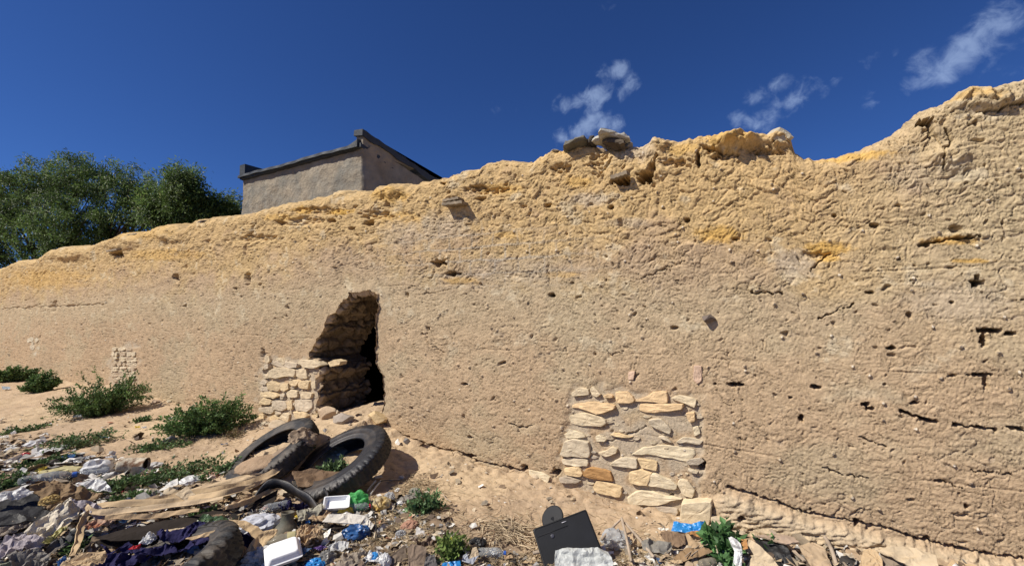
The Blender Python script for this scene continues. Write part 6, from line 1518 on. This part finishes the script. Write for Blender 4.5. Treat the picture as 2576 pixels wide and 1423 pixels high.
# ---------------------------------------------------------------- named smaller litter: px, py, w, h, kind, material, words
LIT = [
 (90, 1112, 40, 16, 'b', m_white, 'white scrap near the creeping weeds at the left'), (135, 1128, 60, 14, 'b', m_milky, 'pale crumpled film below the creeping weeds'), (62, 1142, 18, 10, 'b', m_red, 'faded red scrap at the left beside pale film'),
 (28, 1130, 30, 14, 'b', m_milky, 'greyish film at the left edge'), (205, 1032, 30, 12, 'b', plast('pinkish', (.52, .38, .40)), 'pinkish bag scrap in front of the largest bush'), (193, 1045, 26, 12, 's', m_white, 'white paper below the pinkish bag'),
 (15, 975, 30, 12, 's', plast('ltblue', (.45, .52, .56)), 'pale blue-grey sheet below the far left bush'), (245, 1172, 62, 40, 'b', m_white, 'smooth white bulging bag above the tarp'), (148, 1182, 84, 22, 'b', m_pyellow, 'pale yellow bag above the large clear bottle'), (106, 1180, 26, 14, 'b', m_yellow, 'small yellow bag end left of the pale yellow bag'),
 (275, 1148, 22, 10, 's', m_white, 'small white card behind the tin can'), (385, 1168, 40, 14, 'b', m_milky, 'clear grey film right of the tin can'), (345, 1073, 18, 7, 's', m_yellow, 'tiny yellow wrapper on the bare slope'), (362, 1074, 16, 8, 's', m_white, 'tiny white wrapper beside the yellow one'), (262, 1098, 30, 6, 's', m_blue2, 'thin blue strip among the creeping weeds'),
 (480, 1205, 50, 22, 'b', m_white, 'white and lilac bag among dark weeds'), (438, 1216, 34, 16, 'b', m_milky, 'off-white bag left of the white and lilac bag'), (540, 1192, 40, 16, 'b', plast('pinkred', (.55, .22, .16), c2=(.6, .5, .4)), 'red and cream wrapper by the half buried tyre'), (425, 1206, 20, 12, 'b', m_orange, 'orange-tan scrap left of the off-white bag'),
 (40, 1120, 46, 12, 's', m_wcard, 'off-white sheet left of the pale crumpled film'), (110, 1140, 34, 12, 'b', m_white, 'white bag scrap between pale film and dark blue scrap'), (165, 1120, 30, 9, 's', m_white, 'white paper right above the pale crumpled film'),
 (215, 1150, 34, 10, 's', m_milky, 'pale plastic strip left of the tin can'), (60, 1196, 44, 14, 'b', m_milky, 'milky film wad left of the large clear bottle'), (190, 1222, 60, 16, 's', m_white, 'broad white plastic sheet below the yellow bag'), (285, 1190, 36, 12, 'b', m_milky, 'pale bag remnant right of the white bulging bag'),
 (10, 1098, 40, 10, 's', m_wcard, 'beige card at the upper left edge of the litter'), (360, 1232, 46, 12, 's', m_wcard, 'off-white paper above the cardboard strips'), (470, 1228, 34, 10, 's', m_card3, 'tan scrap above the long cardboard strip'), (258, 1262, 40, 14, 's', m_wcard, 'cream paper right of the sack peak'),
 (30, 1290, 60, 12, 's', m_milky, 'white film strip across the black sheet'), (60, 1345, 60, 16, 's', m_wcard, 'off-white paper on the lilac cloth'), (270, 1395, 50, 14, 's', m_wcard, 'off-white card under the tan cardboard sheet'), (330, 1412, 40, 14, 's', m_blue, 'blue film scrap at the bottom beside the navy cloth'),
 (600, 1330, 34, 14, 'b', m_white, 'white scrap at the left end of the curved cardboard arch'), (690, 1310, 24, 10, 's', m_card3, 'tan scrap between white bag and jug'), (745, 1388, 30, 12, 'b', m_milky, 'pale scrap pressed against the foam box'), (840, 1310, 24, 10, 's', m_paper, 'tan chip beside the folded white card'),
 (905, 1400, 30, 14, 's', m_paper, 'tan card left of the white tissue'), (1240, 1365, 26, 10, 's', m_card3, 'tan card above the small clear bottle'), (1330, 1412, 40, 10, 's', m_paper, 'tan card at the bottom edge left of the monitor'), (1700, 1412, 50, 12, 's', m_paper, 'tan card at the bottom edge under the sloping cardboard'),
 (305, 1208, 50, 14, 's', m_grey, 'grey card beside the small tarp'), (312, 1236, 12, 8, 'b', m_red, 'small red scrap behind the tent-like sack'), (20, 1180, 50, 12, 's', m_milky, 'pale film strip above the bright weeds'), (75, 1172, 36, 12, 's', m_card3, 'tan card left of the yellow bag end'), (55, 1106, 26, 8, 's', m_grey, 'dark flat scrap upper left'),
 (420, 1172, 22, 9, 's', m_card2, 'small dark brown card right of the grey film'), (600, 1232, 12, 8, 's', m_white, 'tiny white scrap near the half buried tyre'), (668, 1238, 20, 14, 's', m_white, 'white card with green corner on the cardboard strips'), (748, 1300, 14, 10, 'b', m_yellow, 'tiny yellow scrap right of the jug'),
 (740, 1330, 12, 8, 'b', m_white, 'tiny white scrap above the murky bottle'), (1008, 1263, 22, 12, 'b', m_white, 'white eggshell-like scraps on the straw'), (1000, 1232, 14, 8, 'b', m_white, 'white scrap on the straw above the clear bag'), (775, 1312, 16, 7, 's', m_blue2, 'bright blue chip under the crushed carton'), (850, 1285, 22, 12, 'b', m_milky, 'clear wad left of the yellow packet'),
 (980, 1370, 26, 14, 'b', card('halfshell', (.45, .36, .26)), 'brown eggshell half in the straw'), (1000, 1388, 22, 12, 's', m_card3, 'small tan card at the straw edge'), (860, 1352, 40, 14, 'b', m_darkc, 'black lump below the dusky blue bag'), (900, 1368, 50, 12, 's', m_taupe, 'taupe rag strip below the black lump'),
 (760, 1372, 40, 18, 's', card('tornp', (.36, .30, .23)), 'torn brown-grey paper right of the murky bottle'), (842, 1412, 30, 12, 'b', plast('salmon', (.50, .27, .20)), 'salmon pink scrap at the bottom'), (700, 1376, 30, 6, 's', m_capblue, 'dark blue strip behind the foam box'), (690, 1380, 14, 6, 's', m_red, 'red strip behind the foam box'),
 (480, 1416, 36, 16, 's', m_white, 'white card on the tractor tyre at the bottom edge'), (1165, 1400, 30, 14, 's', m_card2, 'brown card behind the blue carton'), (1280, 1400, 34, 14, 's', m_card, 'brown flat card left of the monitor'), (1520, 1402, 50, 12, 'b', card('dryleaf', (.33, .24, .15)), 'dry leaf clump right of the silver sack'),
 (1600, 1408, 44, 16, 's', m_card3, 'tan flat card below the slanting stick'), (1672, 1330, 40, 8, 's', m_wcard, 'off-white card strip left of the blue wrapper'), (1785, 1332, 30, 12, 'b', m_white, 'white lump right of the blue wrapper'), (1888, 1412, 18, 16, 'b', m_taupe, 'taupe lump beside the yellow triangle'), (1990, 1385, 26, 20, 'b', m_card3, 'cream lump in the dark gap under the lid'),
 (2020, 1404, 30, 18, 'b', m_grey, 'grey lump under the bleached lath'), (1750, 1398, 40, 16, 's', m_taupe, 'taupe scrap above the thin white stalks'), (1090, 1320, 16, 8, 'b', m_milky, 'small grey film on the bare soil'), (1110, 1340, 22, 8, 's', m_wcard, 'pale card scrap on the bare soil'), (1040, 1350, 30, 14, 's', m_taupe, 'taupe rag below the terracotta shoe'),
 (560, 1258, 40, 12, 's', m_card, 'brown scrap under the half buried tyre'), (30, 1160, 40, 10, 's', m_wcard, 'dirty white card at the left edge'), (170, 1148, 40, 12, 'b', m_blue, 'dark blue crumpled scrap among left weeds'), (195, 1160, 26, 10, 's', m_milky, 'pale film right of the dark blue scrap'), (330, 1262, 34, 12, 's', m_grey, 'grey rag above the cardboard strips')]
for i, (px, py, w, h, kd, m, lab) in enumerate(LIT):
    if kd == 'b': blob('crumpled_scrap', lab, 'litter', px, py, w, h, m, amp=.5, subd=3, seed=60 + i, group='small litter')
    else:
        rs = random.Random(i); o = [(px + w / 2 * math.cos(a) * rs.uniform(.7, 1.15), py + h / 2 * math.sin(a) * rs.uniform(.7, 1.15)) for a in [.5 + rs.uniform(-.2, .2), 2.4, 3.7, 5.5 + rs.uniform(-.3, .3)]]
        sheet('flat_scrap', lab, 'litter', o, m, tilt=rs.uniform(15, 35), lift=.03, amp=.008, res=10, group='small litter')


# ---------------------------------------------------------------- uncounted ground cover
def scatter_px(n, fn, seed):
    rs = np.random.default_rng(seed); out = []
    # candidate grid of ground points, drawn so that they get denser with distance like the view itself
    while len(out) < n:
        px = rs.uniform(-250, 2750); py = rs.uniform(1040, 1640)
        if rs.random() < fn(px, py): out.append((px, py))
    return np.array(out)


def ground_pts(P):
    """vectorised sight lines on to the ground"""
    d = FWD[None] + RGT[None] * ((P[:, 0:1] - W / 2) / FPX) + UPV[None] * ((H / 2 - P[:, 1:2]) / FPX)
    t = np.full(len(P), 1.0); done = np.zeros(len(P), bool)
    for _ in range(1400):
        Q = CAM + d * t[:, None]; g = (Q[:, 2] <= ground(Q[:, 0], Q[:, 1])) | (Q[:, 1] > D - .03); done |= g
        if done.all(): break
        t = np.where(done, t, t + .012)
    Q = CAM + d * t[:, None]; ok = Q[:, 1] < D - .03; Q = Q[ok]; Q[:, 2] = ground(Q[:, 0], Q[:, 1]); return Q


EDGE = ([-250, 0, 120, 300, 450, 600, 700, 900, 1010, 1120, 1180, 1300, 1370, 1600, 1700, 1850, 1950, 2100, 2300, 2700], [1070, 1080, 1100, 1160, 1190, 1235, 1250, 1262, 1250, 1300, 1375, 1400, 1400, 1385, 1350, 1360, 1350, 1385, 1415, 1480])
def dens(px, py):
    e = np.interp(px, *EDGE)
    if px < 0: e += (-px) * .8; 
    if px < -80 and math.sin(px * 12.9 + py * 78.2) * .5 + .5 > (px + 250) / 170: return 0.0
    return .03 + .97 * float(np.clip((py - e + 10) / 40, 0, 1)) * (1 if py < 1450 else .4)


def scraps():
    P = scatter_px(13000, dens, 5); Q = ground_pts(P); n = len(Q); rs = np.random.default_rng(6)
    dist = np.linalg.norm(Q - CAM, axis=1)
    s = rs.uniform(.006, .028, n) * rs.uniform(.5, 1.6, n) * np.clip(dist / 3.5, .8, 1.6)
    pal = np.array([(.36, .27, .18), (.22, .155, .10), (.13, .095, .07), (.46, .38, .27), (.62, .60, .56), (.30, .29, .27), (.05, .045, .04), (.10, .16, .28), (.17, .13, .09), (.40, .31, .2), (.5, .2, .12), (.25, .21, .16)])
    w = np.array([11, 10, 6, 15, 20, 12, 6, 2, 8, 12, .8, 8.]); c = pal[rs.choice(len(pal), n, p=w / w.sum())] * rs.uniform(.7, 1.2, (n, 1))
    # six-cornered bent flakes
    ang = rs.uniform(0, 2 * math.pi, n); nx = rs.standard_normal((n, 3)) * .45 + [0, 0, 1]; nx /= np.linalg.norm(nx, axis=1, keepdims=True)
    u = np.stack([np.cos(ang), np.sin(ang), np.zeros(n)], 1); u -= nx * (u * nx).sum(1, keepdims=True); u /= np.linalg.norm(u, axis=1, keepdims=True); v = np.cross(nx, u)
    asp = rs.uniform(.3, 1, n); V = np.zeros((n, 6, 3))
    for k, (a, b, z) in enumerate([(-1, -.8, 0), (0, -1, .25), (1, -.7, 0), (1.1, .8, 0), (.1, 1, .3), (-.9, .9, 0)]):
        V[:, k] = Q + u * (s * a * rs.uniform(.6, 1.2, n))[:, None] + v * (s * b * asp * rs.uniform(.6, 1.2, n))[:, None] + nx * (s * z * rs.uniform(-1, 2, n))[:, None] + [0, 0, 1] * (s * .5)[:, None]
    i = np.arange(n) * 6; F = np.concatenate([np.stack([i, i + 1, i + 4, i + 5], 1), np.stack([i + 1, i + 2, i + 3, i + 4], 1)])
    o = mesh_np('litter_scraps', V.reshape(-1, 3), F, M_attr, color=np.clip(np.repeat(c, 6, 0), .01, .9), smooth=False); tag(o, 'mixed rotted scraps of paper and plastic covering the soil', 'litter', kind='stuff')


def stalks(name, label, n, fn, seed, L, rad, cols, curl=.3, up=.25, cat='straw'):
    P = scatter_px(n, fn, seed); Q = ground_pts(P); n = len(Q); rs = np.random.default_rng(seed + 1)
    a = rs.uniform(0, 2 * math.pi, n); l = rs.uniform(*L, n); el = rs.uniform(-.05, up, n)
    d = np.stack([np.cos(a) * np.cos(el), np.sin(a) * np.cos(el), np.sin(el)], 1); sd = np.stack([-np.sin(a), np.cos(a), np.zeros(n)], 1); bend = rs.standard_normal(n) * curl
    K = 5; V = np.zeros((n, K, 3, 3)); r = rs.uniform(.6, 1.4, n) * rad
    for k in range(K):
        t = k / (K - 1) - .5
        c = Q + d * (l * t)[:, None] + sd * (l * bend * (t * t))[:, None] + [0, 0, 1] * (.006 + l * .12 * rs.random(n) * (1 - 4 * t * t))[:, None]
        c[:, 2] = np.maximum(c[:, 2], Q[:, 2] + .001)
        for j in range(3):
            th = 2 * math.pi * j / 3; V[:, k, j] = c + sd * (r * math.cos(th))[:, None] + np.array([0, 0, 1]) * (r * math.sin(th))[:, None]
    base = (np.arange(n) * K * 3)[:, None]; F = []
    for k in range(K - 1):
        for j in range(3): F.append(base + np.array([[k * 3 + j, k * 3 + (j + 1) % 3, (k + 1) * 3 + (j + 1) % 3, (k + 1) * 3 + j]]))
    F = np.concatenate(F); c = np.array(cols)[rs.integers(0, len(cols), n)] * rs.uniform(.7, 1.25, (n, 1))
    o = mesh_np(name, V.reshape(-1, 3), F, M_straw, color=np.clip(np.repeat(c, K * 3, 0), .01, .9), smooth=True); tag(o, label, cat, kind='stuff')


def g2(px, py, cx, cy, a, b): return math.exp(-((px - cx) / a) ** 2 - ((py - cy) / b) ** 2)


scraps()
stalks('straw', 'fine dry straw and grass stems strewn through the rubbish', 8500, lambda x, y: .012 + .9 * g2(x, y, 980, 1320, 90, 55) + .5 * g2(x, y, 1050, 1230, 60, 30) + .35 * dens(x, y) * g2(x, y, 1100, 1400, 500, 80) + .3 * g2(x, y, 540, 1100, 80, 12) + .5 * g2(x, y, 880, 1030, 40, 8) + .3 * g2(x, y, 480, 1250, 200, 40),
       31, (.03, .15), .0015, [(.42, .33, .20), (.50, .40, .25), (.28, .20, .12), (.35, .27, .17)])
stalks('dry_roots', 'tangle of pale dry roots left of the monitor', 230, lambda x, y: g2(x, y, 1270, 1335, 55, 26) + .5 * g2(x, y, 1330, 1375, 40, 16) + .15 * g2(x, y, 1560, 1400, 120, 20), 41, (.08, .26), .0028, [(.50, .40, .27), (.42, .33, .22)], curl=.9, up=.5, cat='dry roots')


def pebbles():
    import bmesh
    P = scatter_px(2600, lambda x, y: .5 + .5 * (y < np.interp(x, *EDGE)), 61); Q = ground_pts(P); rs = np.random.default_rng(62); n = len(Q)
    bm = bmesh.new(); bmesh.ops.create_icosphere(bm, subdivisions=1, radius=1); B = np.array([v.co[:] for v in bm.verts]); T = np.array([[v.index for v in f.verts] for f in bm.faces]); bm.free()
    s = rs.uniform(.003, .011, n) * np.where(rs.random(n) < .06, 2.4, 1) * np.clip(np.linalg.norm(Q - CAM, axis=1) / 4, .8, 2); m = len(B)
    V = Q[:, None] + B[None] * (s[:, None, None] * rs.uniform(.6, 1.3, (n, m, 1))) * np.array([1.2, 1, .6]); F = (T[None] + (np.arange(n) * m)[:, None, None]).reshape(-1, 3)
    c = np.array([(.42, .32, .21), (.50, .41, .29), (.30, .23, .16), (.55, .50, .42)])[rs.integers(0, 4, n)]
    tag(mesh_np('pebbles', V.reshape(-1, 3), F, M_stone, color=np.repeat(c, m, 0), smooth=False), 'small pebbles and clods on the sandy soil', 'pebbles', kind='stuff')


pebbles()
